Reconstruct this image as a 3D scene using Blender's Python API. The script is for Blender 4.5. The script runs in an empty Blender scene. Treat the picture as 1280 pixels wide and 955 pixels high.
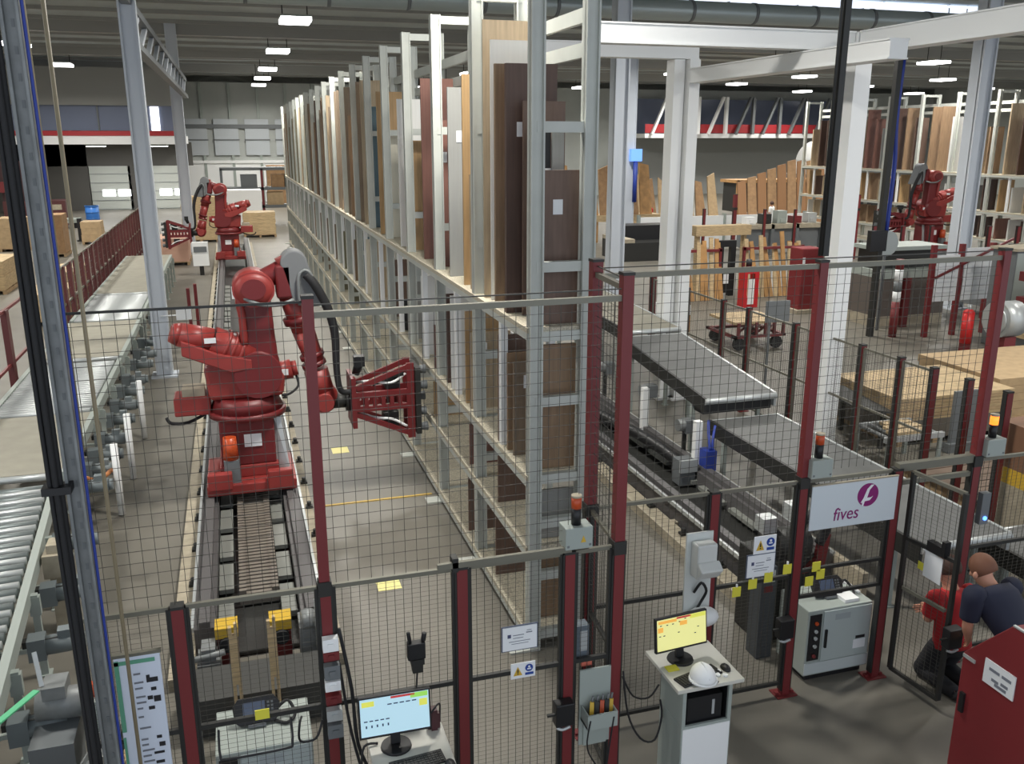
import bpy, math, random
from mathutils import Vector, Matrix
random.seed(7)
S = bpy.context.scene
COL = S.collection
# ---------------------------------------------------------------- camera
cam = bpy.data.cameras.new('camera'); cam.sensor_width = 36.0; cam.lens = 36.0*1115/1280
cam.clip_end = 400
co = bpy.data.objects.new('camera', cam); COL.objects.link(co)
co.location = (0, 0, 4.8)
co.rotation_euler = (math.radians(90-15.227), 0, math.radians(-17.077))
S.camera = co
# ---------------------------------------------------------------- world, exposure
W = bpy.data.worlds.new('world'); S.world = W; W.use_nodes = True
bg = W.node_tree.nodes['Background']; bg.inputs[0].default_value = (0.83, 0.9, 1.0, 1); bg.inputs[1].default_value = 1.15
S.view_settings.view_transform = 'Standard'; S.view_settings.look = 'None'
S.view_settings.exposure = 0.0; S.view_settings.gamma = 1.0
S.view_settings.use_curve_mapping = False
S.cycles.use_denoising = True
S.cycles.max_bounces = 6
LAMP_W = 490.0      # power of one high-bay lamp
# ---------------------------------------------------------------- helpers
def lin(c):
    return tuple((x/12.92 if x <= 0.04045 else ((x+0.055)/1.055)**2.4) for x in [v/255 for v in c])
MATS = {}
def mat(name, rgb, rough=0.6, metal=0.0, var=0.0, scale=6.0, stretch=(1, 1, 1), emit=0.0, bump=0.0, alpha=None, rgb2=None):
    if name in MATS: return MATS[name]
    m = bpy.data.materials.new(name); m.use_nodes = True
    nt = m.node_tree; b = nt.nodes['Principled BSDF']
    c = lin(rgb)
    b.inputs['Base Color'].default_value = (*c, 1)
    b.inputs['Roughness'].default_value = rough
    b.inputs['Metallic'].default_value = metal
    if emit:
        b.inputs['Emission Color'].default_value = (*c, 1); b.inputs['Emission Strength'].default_value = emit
    if var or bump or rgb2:
        tc = nt.nodes.new('ShaderNodeTexCoord'); mp = nt.nodes.new('ShaderNodeMapping')
        mp.inputs['Scale'].default_value = stretch
        nt.links.new(tc.outputs['Object'], mp.inputs['Vector'])
        n = nt.nodes.new('ShaderNodeTexNoise'); n.inputs['Scale'].default_value = scale; n.inputs['Detail'].default_value = 5
        nt.links.new(mp.outputs[0], n.inputs['Vector'])
        r = nt.nodes.new('ShaderNodeValToRGB')
        r.color_ramp.elements[0].position = 0.32; r.color_ramp.elements[1].position = 0.68
        c0 = lin(rgb2) if rgb2 else tuple(x*(1-var) for x in c)
        c1 = c if rgb2 else tuple(min(1, x*(1+var)) for x in c)
        r.color_ramp.elements[0].color = (*c0, 1); r.color_ramp.elements[1].color = (*c1, 1)
        nt.links.new(n.outputs['Fac'], r.inputs[0])
        nt.links.new(r.outputs[0], b.inputs['Base Color'])
        if bump:
            bp = nt.nodes.new('ShaderNodeBump'); bp.inputs['Strength'].default_value = bump
            nt.links.new(n.outputs['Fac'], bp.inputs['Height']); nt.links.new(bp.outputs[0], b.inputs['Normal'])
    MATS[name] = m
    return m

class MB:
    def __init__(s): s.v = []; s.f = []; s.sm = []; s.cuts = []
    def _add(s, vs, fs, sm=False):
        s.cuts.append((len(s.v), len(s.f))); o = len(s.v); s.v += [tuple(p) for p in vs]; s.f += [tuple(i+o for i in f) for f in fs]; s.sm += [sm]*len(fs); return s
    def box(s, x0, x1, y0, y1, z0, z1):
        if x0 > x1: x0, x1 = x1, x0
        if y0 > y1: y0, y1 = y1, y0
        if z0 > z1: z0, z1 = z1, z0
        v = [(x0,y0,z0),(x1,y0,z0),(x1,y1,z0),(x0,y1,z0),(x0,y0,z1),(x1,y0,z1),(x1,y1,z1),(x0,y1,z1)]
        return s._add(v, [(0,3,2,1),(4,5,6,7),(0,1,5,4),(1,2,6,5),(2,3,7,6),(3,0,4,7)])
    def cbox(s, c, d): return s.box(c[0]-d[0]/2, c[0]+d[0]/2, c[1]-d[1]/2, c[1]+d[1]/2, c[2]-d[2]/2, c[2]+d[2]/2)
    def bar(s, p0, p1, w, h, up=(0,0,1)):
        p0 = Vector(p0); p1 = Vector(p1); d = (p1-p0).normalized(); u = Vector(up)
        if abs(d.dot(u)) > .95: u = Vector((0,1,0)) if abs(d.y) < .9 else Vector((1,0,0))
        a = d.cross(u).normalized(); b = a.cross(d).normalized()
        v = []
        for p in (p0, p1):
            for i, j in ((-1,-1),(1,-1),(1,1),(-1,1)): v.append(p+a*(i*w/2)+b*(j*h/2))
        return s._add(v, [(0,1,2,3),(4,7,6,5),(0,4,5,1),(1,5,6,2),(2,6,7,3),(3,7,4,0)])
    def cyl(s, p0, p1, r0, r1=None, n=12, cap=True):
        if r1 is None: r1 = r0
        p0 = Vector(p0); p1 = Vector(p1); d = (p1-p0).normalized()
        a = d.orthogonal().normalized(); b = d.cross(a)
        v = []
        for p, r in ((p0, r0), (p1, r1)):
            for k in range(n):
                t = 2*math.pi*k/n; v.append(p+a*(r*math.cos(t))+b*(r*math.sin(t)))
        s._add(v, [(k, (k+1) % n, n+(k+1) % n, n+k) for k in range(n)], True)
        if cap:
            o = len(s.v)-2*n
            s.f += [tuple(o+n-1-k for k in range(n)), tuple(o+n+k for k in range(n))]; s.sm += [False, False]
        return s
    def tube(s, pts, r, n=8, rs=None):
        pts = [Vector(p) for p in pts]
        if len(pts) > 2:                      # smooth the path (Catmull-Rom)
            q = []; qr = []; n0 = len(pts)
            for i in range(n0-1):
                p0 = pts[max(i-1, 0)]; p1 = pts[i]; p2 = pts[i+1]; p3 = pts[min(i+2, n0-1)]
                for k in range(4):
                    u = k/4
                    q.append(.5*((2*p1)+(p2-p0)*u+(2*p0-5*p1+4*p2-p3)*u*u+(3*p1-p0-3*p2+p3)*u**3))
                    if rs: qr.append(rs[i]*(1-u)+rs[i+1]*u)
            q.append(pts[-1]); pts = q
            if rs: rs = qr+[rs[-1]]
        N = len(pts); v = []; a = None
        for i, p in enumerate(pts):
            d = (pts[min(i+1, N-1)]-pts[max(i-1, 0)]).normalized()
            if a is None: a = d.orthogonal().normalized()
            else: a = (a-d*a.dot(d)).normalized()
            b = d.cross(a); rr = rs[i] if rs else r
            for k in range(n):
                t = 2*math.pi*k/n; v.append(p+a*(rr*math.cos(t))+b*(rr*math.sin(t)))
        f = [(i*n+k, i*n+(k+1) % n, (i+1)*n+(k+1) % n, (i+1)*n+k) for i in range(N-1) for k in range(n)]
        f += [tuple(n-1-k for k in range(n)), tuple((N-1)*n+k for k in range(n))]
        return s._add(v, f, True)
    def sph(s, c, r, nu=14, nv=8, top=1.0, bottom=-1.0):
        if not hasattr(r, '__len__'): r = (r, r, r)
        v = []; 
        for j in range(nv+1):
            ph = math.asin(bottom)+(math.asin(top)-math.asin(bottom))*j/nv
            for i in range(nu):
                t = 2*math.pi*i/nu
                v.append((c[0]+r[0]*math.cos(ph)*math.cos(t), c[1]+r[1]*math.cos(ph)*math.sin(t), c[2]+r[2]*math.sin(ph)))
        f = [(j*nu+i, j*nu+(i+1) % nu, (j+1)*nu+(i+1) % nu, (j+1)*nu+i) for j in range(nv) for i in range(nu)]
        f += [tuple(nu-1-i for i in range(nu)), tuple(nv*nu+i for i in range(nu))]
        return s._add(v, f, True)
    def prism(s, poly, t):
        t = Vector(t); p = [Vector(q) for q in poly]; n = len(p)
        v = p+[q+t for q in p]
        f = [tuple(range(n-1, -1, -1)), tuple(range(n, 2*n))]+[(k, (k+1) % n, n+(k+1) % n, n+k) for k in range(n)]
        return s._add(v, f)
    def quad(s, a, b, c, d): return s._add([a, b, c, d], [(0,1,2,3)])
    def xform(s, M):
        s.v = [tuple(M @ Vector(p)) for p in s.v]; return s
    def mesh(s, name, m=None, off=(0,0,0)):
        me = bpy.data.meshes.new(name)
        me.from_pydata([(p[0]-off[0], p[1]-off[1], p[2]-off[2]) for p in s.v], [], s.f)
        me.polygons.foreach_set('use_smooth', s.sm)
        if m: me.materials.append(m)
        me.update(); return me
    def each(s, name, m, parent, **kw):
        """one object per primitive"""
        c = s.cuts+[(len(s.v), len(s.f))]
        for (a, fa), (b, fb) in zip(c[:-1], c[1:]):
            q = MB(); q.v = s.v[a:b]; q.f = [tuple(i-a for i in f) for f in s.f[fa:fb]]; q.sm = s.sm[fa:fb]
            q.build(name, m, parent, **kw)
    def build(s, name, m, parent=None, off=None, bevel=0, label=None, kind=None, local=False):
        o3 = root_off(parent) if (parent is not None and not local) else Vector((0,0,0))
        if off is not None: o3 = o3+Vector(off)
        o = bpy.data.objects.new(name, s.mesh(name, m, o3)); COL.objects.link(o)
        if off is not None: o.location = off
        if parent is not None: o.parent = parent
        if bevel:
            b = o.modifiers.new('bevel', 'BEVEL'); b.width = bevel; b.segments = 2; b.limit_method = 'ANGLE'
        if label: o['label'] = label
        if kind: o['kind'] = kind
        return o
def root_off(o):
    v = Vector((0,0,0))
    while o is not None: v = v+o.location; o = o.parent
    return v
def thing(name, label, cat, loc=(0,0,0), group=None, kind=None):
    o = bpy.data.objects.new(name, None); COL.objects.link(o); o.location = loc
    o.empty_display_size = .1
    o['label'] = label; o['category'] = cat
    if group: o['group'] = group
    if kind: o['kind'] = kind
    return o
def solo(mb, name, m, label, cat, loc=None, group=None, bevel=0, kind=None, lo=False):
    if lo: o = mb.build(name, m, None, None, bevel); o.location = loc
    else:
        if loc is None:
            n = len(mb.v); loc = (sum(p[0] for p in mb.v)/n, sum(p[1] for p in mb.v)/n, min(p[2] for p in mb.v))
        o = mb.build(name, m, None, loc, bevel)
    o['label'] = label; o['category'] = cat
    if group: o['group'] = group
    if kind: o['kind'] = kind
    return o
def inst(name, me, parent, loc, rot=(0,0,0)):
    o = bpy.data.objects.new(name, me); COL.objects.link(o); o.parent = parent
    o.location = loc; o.rotation_euler = rot; return o
def dup(root, loc, label=None, group=None, rotz=None):
    r = root.copy(); COL.objects.link(r); r.location = loc
    if rotz is not None: r.rotation_euler = (0, 0, rotz)
    if label: r['label'] = label
    if group: r['group'] = group
    for ch in list(root.children):
        c = ch.copy(); COL.objects.link(c); c.parent = r
        for g in list(ch.children):
            d = g.copy(); COL.objects.link(d); d.parent = c
    return r
def struct(mb, name, m, parent=None):
    o = mb.build(name, m, parent); o['kind'] = 'structure'; return o
def RZ(a): return Matrix.Rotation(a, 4, 'Z')
ORD = ['first','second','third','fourth','fifth','sixth','seventh','eighth','ninth','tenth','eleventh','twelfth','thirteenth','fourteenth','fifteenth','sixteenth','seventeenth','eighteenth','nineteenth','twentieth','twenty-first','twenty-second']
# ---------------------------------------------------------------- materials
M_floor = mat('concrete', (112,108,99), .45, var=.1, scale=1.1, bump=.03)
M_ceil = mat('ceiling_sheet', (158,166,168), .7, var=.08, scale=.5)
M_beam = mat('ceiling_beam', (150,150,146), .7)
M_wall = mat('wall_panel', (172,176,172), .7, var=.06, scale=.4)
M_white = mat('white_paint', (240,241,240), .5)
M_rack = mat('rack_paint', (192,195,188), .45, var=.06, scale=3)
M_deck = mat('deck_board', (190,182,162), .7, var=.35, scale=60)
M_red = mat('fence_red', (116,42,44), .45)
M_rob = mat('robot_red', (146,54,50), .42, var=.1, scale=3)
M_robd = mat('robot_dark_red', (112,36,38), .42)
M_dark = mat('dark_steel', (52,52,50), .5, metal=.3)
M_black = mat('black_plastic', (26,26,28), .45)
M_rubber = mat('black_rubber', (30,30,32), .7)
M_wire = mat('fence_wire', (66,64,58), .5)
M_rail = mat('fence_rail', (122,120,108), .45, metal=.4)
M_steel = mat('galvanised_steel', (128,131,131), .5, metal=.25, var=.15, scale=9)
M_lsteel = mat('bright_steel', (192,196,196), .38, metal=.4)
M_grey = mat('machine_grey', (158,166,160), .5)
M_mgrey = mat('mid_grey', (110,114,116), .5)
M_plate = mat('grey_belt', (150,146,132), .6, var=.08, scale=4)
M_belt = mat('dark_belt', (98,99,98), .55, var=.1, scale=5)
M_cream = mat('cream_base', (168,158,138), .7, var=.15, scale=7)
M_yellow = mat('signal_yellow', (206,168,56), .5)
M_note = mat('note_yellow', (222,214,70), .6)
M_paper = mat('paper_white', (232,234,236), .6)
M_ink = mat('ink_grey', (120,124,134), .7)
M_inkd = mat('ink_black', (34,34,38), .7)
M_blue = mat('sign_blue', (36,70,150), .5)
M_orange = mat('beacon_orange', (190,76,36), .35)
M_wood = mat('pale_wood', (188,164,126), .6, var=.2, scale=5, stretch=(1,1,6))
M_ply = mat('pallet_wood', (168,142,108), .65, var=.25, scale=8)
M_card = mat('cardboard', (158,124,88), .7, var=.15, scale=5)
M_green = mat('green_strap', (96,190,140), .5)
M_gtrim = mat('green_trim', (96,160,132), .5)
M_cyan = mat('cable_blue', (40,62,150), .5)
M_emlamp = mat('lamp_diffuser', (255,255,255), .5, emit=9.0)
M_emwin = mat('door_window_light', (250,252,255), .5, emit=2.2)
M_sky = mat('skylight_pane', (222,232,250), .5, emit=1.15)
M_skin = mat('skin', (206,150,124), .55)
M_hair = mat('brown_hair', (74,50,40), .7)
M_navy = mat('navy_cloth', (34,38,58), .8)
M_redsh = mat('red_cloth', (176,34,38), .8)
M_trou = mat('black_cloth', (32,32,36), .85)
M_purple = mat('emblem_purple', (132,24,104), .5)
M_glass = mat('office_glass', (110,118,140), .2)
M_cab = mat('red_enamel', (124,38,42), .5)
# ================================================================ setting
struct(MB().box(-26, 66, -3, 76, -.2, 0), 'floor', M_floor)
ce = struct(MB().box(-26, 66, -3, 76, 9.5, 9.7), 'ceiling', M_ceil)
pl = MB().box(-26, 66, 0, .1, -.14, 0).mesh('purlin', M_beam)
for k in range(20): inst('purlin', pl, ce, (0, 18+2.9*k, 9.5))
gb = MB().box(-26, 66, 0, .4, -.5, 0).mesh('main_beam', M_beam)
for k in range(6): inst('main_beam', gb, ce, (0, 20+11*k, 9.5))
sk = MB().box(0, 2.6, 0, 2.0, -.06, .02).mesh('skylight_pane', M_sky)
for k in range(17): inst('skylight_pane', sk, ce, (6+2.75*k, 28.4, 9.44))
wb = struct(MB().box(-26, 66, 75, 75.3, 0, 9.6), 'wall_back', M_wall)
wl = struct(MB().box(-26.2, -26, -3, 76, 0, 9.6), 'wall_left', M_wall)
wr = struct(MB().box(66, 66.2, -3, 76, 0, 9.6), 'wall_right', M_wall)
for k in range(11): MB().box(-4+2.1*k, -3.8+2.1*k, 74.85, 75, 0, 9).build('wall_rib', M_grey, wb)
MB().box(-4.5, 8, 74.8, 75, 5.6, 5.9).build('wall_rail', M_mgrey, wb)
MB().box(-4.5, 8, 74.8, 75, 3.0, 3.2).build('wall_rail', M_white, wb)
MB().box(-3.9, 7.5, 74.9, 75, 0, 3.0).build('lower_panel', M_white, wb)
for k in range(4):
    w = MB().box(-3.3+2.3*k, -1.5+2.3*k, 74.84, 74.95, 3.6, 6.3); o = struct(w, 'window_%d' % (k+1), M_glass if k % 3 == 3 else mat('wall_window', (186,192,196), .3))
    MB().box(-3.36+2.3*k, -1.44+2.3*k, 74.8, 74.86, 4.7, 4.8).build('window_bar', M_mgrey, o)
# loading doors
for k, (x0, x1) in enumerate(((-9.34,-6.7), (-5.5,-3.1))):
    d = struct(MB().box(x0, x1, 69.0, 69.15, 0, 3.0), 'door_%d' % (k+1), mat('door_grey', (190,194,186), .6))
    for j in range(5): MB().box(x0, x1, 68.97, 69.0, .05+.6*j, .08+.6*j).build('panel_joint', M_mgrey, d)
    for j in (0, 1):
        c = (x0+x1)/2-.6+j*1.0
        MB().box(c, c+.82, 68.95, 69.02, .95, 1.4).build('door_window', M_emwin, d)
struct(MB().box(-26, -9.4, 69, 69.3, 0, 4.5), 'wall_dock', mat('dock_wall', (88,86,82), .8))
struct(MB().box(-26, -2.5, 69, 69.3, 3.0, 4.6), 'trim_1', mat('dock_wall', (88,86,82), .8))
struct(MB().box(-6.86, -5.6, 69, 69.2, 0, 3.0), 'trim_2', mat('dock_wall', (88,86,82), .8))
# left mezzanine
mz = thing('mezzanine', 'white edged mezzanine with red band and office glass over the loading doors', 'mezzanine', (-7, 60, 4.5))
MB().box(-14, -2.69, 60, 69, 4.5, 5.0).build('floor_slab', M_white, mz)
MB().box(-14, -2.69, 59.95, 60.02, 5.0, 5.28).build('red_band', mat('band_red', (170,44,50), .5), mz)
gl = MB().box(0, 2.1, 0, .05, 0, 1.45).mesh('glass_panel', M_glass)
for k in range(5): inst('glass_panel', gl, mz, (-6.9+2.2*k, .6, .8))
ml = MB().box(0, .08, -.04, .08, 0, 1.5).mesh('mullion', M_mgrey)
for k in range(6): inst('mullion', ml, mz, (-6.98+2.2*k, .55, .78))
MB().box(-14, -2.69, 60.3, 60.6, 6.75, 8.9).build('fascia', M_beam, mz)
MB().box(-4.4, -3.9, 60.5, 60.56, 5.3, 6.7).build('lit_blind', M_emwin, mz)
solo(MB().box(-.22,.22,-.2,.2,0,.5).box(-.28,.28,-.1,.1,.5,1.0).sph((0,0,1.2),.16), 'person_silhouette', M_navy, 'dark person chair behind the mezzanine glass on the left', 'silhouette', (-8.8, 61.6, 5.0), lo=True)  # simple dark shape standing in for a person silhouette
# right mezzanine with lattice
mz = thing('mezzanine', 'distant white mezzanine with red rail seen right of the twin white columns', 'mezzanine', (42, 70, 4.9))
MB().box(33, 55, 70, 75, 4.9, 5.25).build('floor_slab', M_white, mz)
MB().box(33, 55, 69.95, 70.02, 5.3, 6.0).build('red_rail', mat('band_red', (170,44,50), .5), mz)
for k in range(8):
    MB().bar((33.5+2.6*k, 69.7, 5.2), (34.8+2.6*k, 69.7, 8.2), .28, .2).build('lattice_brace', M_white if k < 3 else M_mgrey, mz)
    MB().box(35+2.6*k, 35.25+2.6*k, 69.6, 69.9, 5.2, 8.2).build('lattice_post', M_white if k < 3 else M_mgrey, mz)
MB().box(33, 55, 74.5, 74.6, 5.3, 8.2).build('glass_panel', M_glass, mz)
struct(MB().box(33, 66, 74, 75, 0, 4.9), 'trim_3', mat('grey_wall', (138,140,138), .8))
# ---------------------------------------------------------------- high-bay lamps (a regular grid over the hall)
hb = MB().box(-.5,.5,-.68,.68,.1,.16)
hbm = hb.mesh('lamp_body', M_grey); dfm = MB().box(-.48,.48,-.65,.65,-.015,.1).mesh('diffuser', M_emlamp)
hgm = MB().cyl((-.4,0,.1),(-.4,0,1.0),.02,n=6).mesh('hanger', M_dark)
ld = bpy.data.lights.new('lamp_light', 'AREA'); ld.shape = 'RECTANGLE'; ld.size = .9; ld.size_y = 1.25; ld.energy = LAMP_W; ld.color = (1.0, .97, .9); ld.spread = math.radians(160)
LXs = [-19, -8, 2.4, 14, 25.7, 34.5, 45, 56]; LYs = [9, 21, 32, 43, 54, 62, 69.5]
for i, X in enumerate(LXs):
    for j, Y in enumerate(LYs):
        if X > 20: Y -= 3.5
        if X > 30 and Y < 25: continue
        if X < -4 and 58 < Y: continue
        t = thing('high_bay_lamp', 'white high-bay lamp in row %s from the left, %s from the front' % (ORD[i], ORD[j]), 'lamp', (X, Y, 8.5), 'high-bay lamps under the hall roof')
        inst('lamp_body', hbm, t, (0,0,0)); inst('diffuser', dfm, t, (0,0,0)); inst('hanger', hgm, t, (0,0,0)); inst('hanger', hgm, t, (.8,0,0))
        l = bpy.data.objects.new('lamp_light', ld); COL.objects.link(l); l.parent = t; l.location = (0,0,-.03)
# ---------------------------------------------------------------- columns and gantry
def column(name, label, x, y, w, d, h, m, foot=True, flange=True):
    t = thing(name, label, 'column', (x, y, 0))
    mb = MB()
    if flange:
        mb.cbox((x-w/2+.02, y, h/2), (.04, d, h)).cbox((x+w/2-.02, y, h/2), (.04, d, h)).cbox((x, y-d/2+.08, h/2), (w, .03, h))
    else: mb.cbox((x, y, h/2), (w, d, h))
    mb.build('shaft', m, t)
    if foot: MB().cbox((x, y, .02), (w+.2, d+.2, .04)).build('base_plate', m, t)
    return t
M_colg = mat('column_grey', (196,202,210), .5)
column('steel_column', 'pale grey column rising between the left conveyor and the robot track', -1.64, 19.5, .32, .32, 9.5, M_colg)
column('steel_column', 'pale grey far column beside the second red robot', -1.95, 42, .45, .45, 9.5, M_colg)
g = thing('roof_girder', 'grey lattice girder running along the hall above the left columns', 'girder', (-1.64, 19.5, 6.9))
MB().box(-1.72,-1.56, 6, 44, 7.25, 7.4).build('top_chord', M_mgrey, g); MB().box(-1.74,-1.54, 19.5, 44, 6.55, 6.68).build('bottom_chord', M_mgrey, g)
for k in range(12): MB().bar((-1.64, 19.6+2*k, 6.66), (-1.64, 21.5+2*k, 7.25), .1, .1).build('girder_brace', M_colg, g)
column('steel_column', 'tall white column behind the dark belt conveyor, nearest of the white columns', 8.68, 11.45, .27, .3, 6.25, M_white, flange=False)
column('steel_column', 'left one of the twin white columns behind the belt conveyor', 7.62, 15, .2, .3, 6.14, M_white, flange=False)
column('steel_column', 'right one of the twin white columns behind the belt conveyor', 7.87, 14.9, .2, .3, 6.14, M_white, flange=False)
column('steel_column', 'grey column standing just right of the tall panel rack', 10.5, 24, .42, .42, 9.5, M_colg)
column('steel_column', 'slim white column with a blue lamp between the grey and the twin columns', 16.3, 36, .38, .38, 8.2, M_colg)
column('steel_column', 'grey column in front of the far right panel rack', 20.0, 21, .44, .44, 9.5, M_colg)
column('steel_column', 'dim grey column left of the dark cable mast in the far right hall', 30.5, 40, .5, .5, 9.5, M_colg)
def girder(label, a, b, w, h):
    t = thing('white_girder', label, 'girder', ((a[0]+b[0])/2, (a[1]+b[1])/2, a[2]))
    MB().bar(a, b, w, h-.04).build('beam', M_white, t)
    up = h/2-.01
    for s in (-1, 1): MB().bar((a[0], a[1], a[2]+s*up), (b[0], b[1], b[2]+s*up), w+.04, .02).build('flange', M_white, t)
    return t
girder('white girder crossing from the tall rack to the nearest white column', (4.5, 11.45, 6.13), (8.53, 11.45, 6.13), .2, .26)
girder('white girder running from the nearest white column towards the viewer', (8.68, 11.28, 6.11), (8.68, 3, 6.11), .24, .3)
girder('white girder on top of the twin white columns', (4.6, 14.98, 6.27), (8.0, 14.98, 6.27), .2, .24)
girder('white girder running from the twin columns towards the viewer', (7.85, 14.7, 5.86), (7.85, 9.6, 5.86), .26, .24)
d = solo(MB().cyl((-24,26,8.52),(62,26,8.52),.3,n=16), 'air_duct', mat('duct_metal', (170,180,180), .4, metal=.4), 'long round metal air duct under the roof across the top of the view', 'duct')
for k in range(40): MB().cyl((-23+2.15*k,26,8.52),(-22.9+2.15*k,26,8.52),.32,n=16).build('duct_joint', M_mgrey, d)
t = thing('signal_lamp', 'small blue lamp fixed to the slim white column', 'lamp', (16.45, 35.7, 3.9))
MB().box(16.2,16.7,35.6,35.8,3.9,4.4).build('lamp_box', mat('blue_lamp', (110,160,240), .4, emit=.8), t); MB().cyl((16.45,35.7,2.2),(16.45,35.7,3.9),.1,n=8).build('hose', M_cyan, t)

for k, x in enumerate((-8.2, -4.4)):  # lamps added under the mezzanine to brighten the loading doors
    t = thing('added_door_lamp', 'added flat lamp under the mezzanine to brighten the %s loading door' % ('left','right')[k], 'lamp', (x, 65, 4.3))
    MB().box(x-.6,x+.6,64.7,65.3,4.36,4.5).build('lamp_body', M_grey, t); MB().box(x-.55,x+.55,64.75,65.25,4.33,4.36).build('diffuser', M_emlamp, t)
    l2 = bpy.data.lights.new('lamp_light', 'AREA'); l2.shape = 'RECTANGLE'; l2.size = 1.1; l2.size_y = .5; l2.energy = 160
    l = bpy.data.objects.new('lamp_light', l2); COL.objects.link(l); l.parent = t; l.location = (0,0,.02)
# ================================================================ tall panel rack
def grain(name, rgb, v=.16): return mat('board_'+name, rgb, .5, var=v, scale=3.0, stretch=(9, 9, .7))
BC = {'dark brown': grain('dark_brown', (108,86,74)), 'chocolate': grain('chocolate', (86,66,58)), 'walnut': grain('walnut', (144,118,92)),
 'tan': grain('tan', (182,162,134)), 'oak': grain('oak', (176,144,102)), 'red-brown': grain('red_brown', (118,82,72)),
 'cream': grain('cream', (224,218,200), .04), 'white': grain('white', (222,222,218), .03), 'slate blue': grain('slate_blue', (96,122,134), .05),
 'grey': grain('grey', (150,150,146), .05), 'grey-brown': grain('grey_brown', (132,116,98)), 'black': grain('black', (38,38,40), .05),
 'olive grey': grain('olive_grey', (120,116,92), .06), 'peach': grain('peach', (214,186,158), .06)}
def rack(name, label, cat, loc, Ys, depth, levels, top, face, cuts):
    """loc = foot of the first frame on the aisle face; face=-1: aisle on the -X side"""
    t = thing(name, label, cat, loc)
    up = MB().box(-.06,.06,-.015,.015,0,top).box(-.06,-.045,-.05,.07,0,top).box(.045,.06,-.05,.07,0,top).mesh('upright', M_rack)
    cb = MB().box(.06, depth-.06, -.02, .05, -.045, .045).mesh('cross_beam', M_rack)
    ft = MB().box(-.2,.1,-.1,.1,0,.02).mesh('foot_plate', M_rack)
    L = Ys[-1]-Ys[0]
    for i, y in enumerate(Ys):
        yy = y-Ys[0]
        inst('upright', up, t, (.06, yy, 0)); inst('upright', up, t, (depth-.06, yy, 0))
        inst('foot_plate', ft, t, (0, yy, 0))
        for z in cuts:
            if i > 12 and z not in (top-.06, 3.1): continue
            inst('cross_beam', cb, t, (0, yy, z))
    for k, z in enumerate(levels):
        MB().box(-.014, depth+.014, 0, L, z-.045, z).build('shelf_deck', M_deck, t, local=True)
        MB().box(-.012, .03, 0, L, z-.11, z-.047).build('shelf_beam', M_rack, t, local=True)
        MB().box(depth-.03, depth+.012, 0, L, z-.11, z-.047).build('shelf_beam', M_rack, t, local=True)
    for z in (top-.7, top-.42): MB().box(depth-.05, depth, 0, L, z-.06, z+.06).build('rear_beam', M_rack, t, local=True)
    dv = MB().box(-.035,.035,-.04,.04,0,1.3).mesh('divider', M_white); dv2 = MB().box(-.03,.03,-.03,.03,0,.68).mesh('divider', M_rack)
    for i in range(len(Ys)-1):
        for fr in (.5,):
            yy = Ys[i]-Ys[0]+fr*(Ys[i+1]-Ys[i])
            inst('divider', dv, t, (.05, yy, levels[2])); inst('divider', dv2, t, (depth-.05, yy, levels[1]))
            inst('divider', dv, t, (depth-.05, yy, levels[2]))
    return t
RY = [7.37+1.93*i for i in range(20)]
LV = [.16, 1.06, 1.78, 3.18]
rack('panel_rack', 'tall pale grey steel rack full of upright furniture panels along the robot aisle', 'rack', (2.42, 7.37, 0), RY, .6, LV, 6.24, -1,
     (.12, .75, 1.29, 1.74, 2.49, 3.1, 3.72, 4.9, 6.18))
MBo = {}
def board(x0, x1, y, z0, h, th, c, label=None, group=None, sticker=False):
    key = (round(x1-x0, 3), round(h, 2), th, c)
    if key not in MBo: MBo[key] = MB().box(0, x1-x0, 0, th, 0, h).mesh('board', BC[c])
    o = bpy.data.objects.new('board', MBo[key]); COL.objects.link(o); o.location = (x0, y, z0)
    o['label'] = label; o['category'] = 'board'
    if group: o['group'] = group
    if sticker:
        s = MB().box(x0+.1, x0+.19, y-.004, y-.001, z0+h*.72, z0+h*.72+.13).build('sticker', M_paper, o)
    return o
xa, xb = 2.50, 2.95
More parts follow.
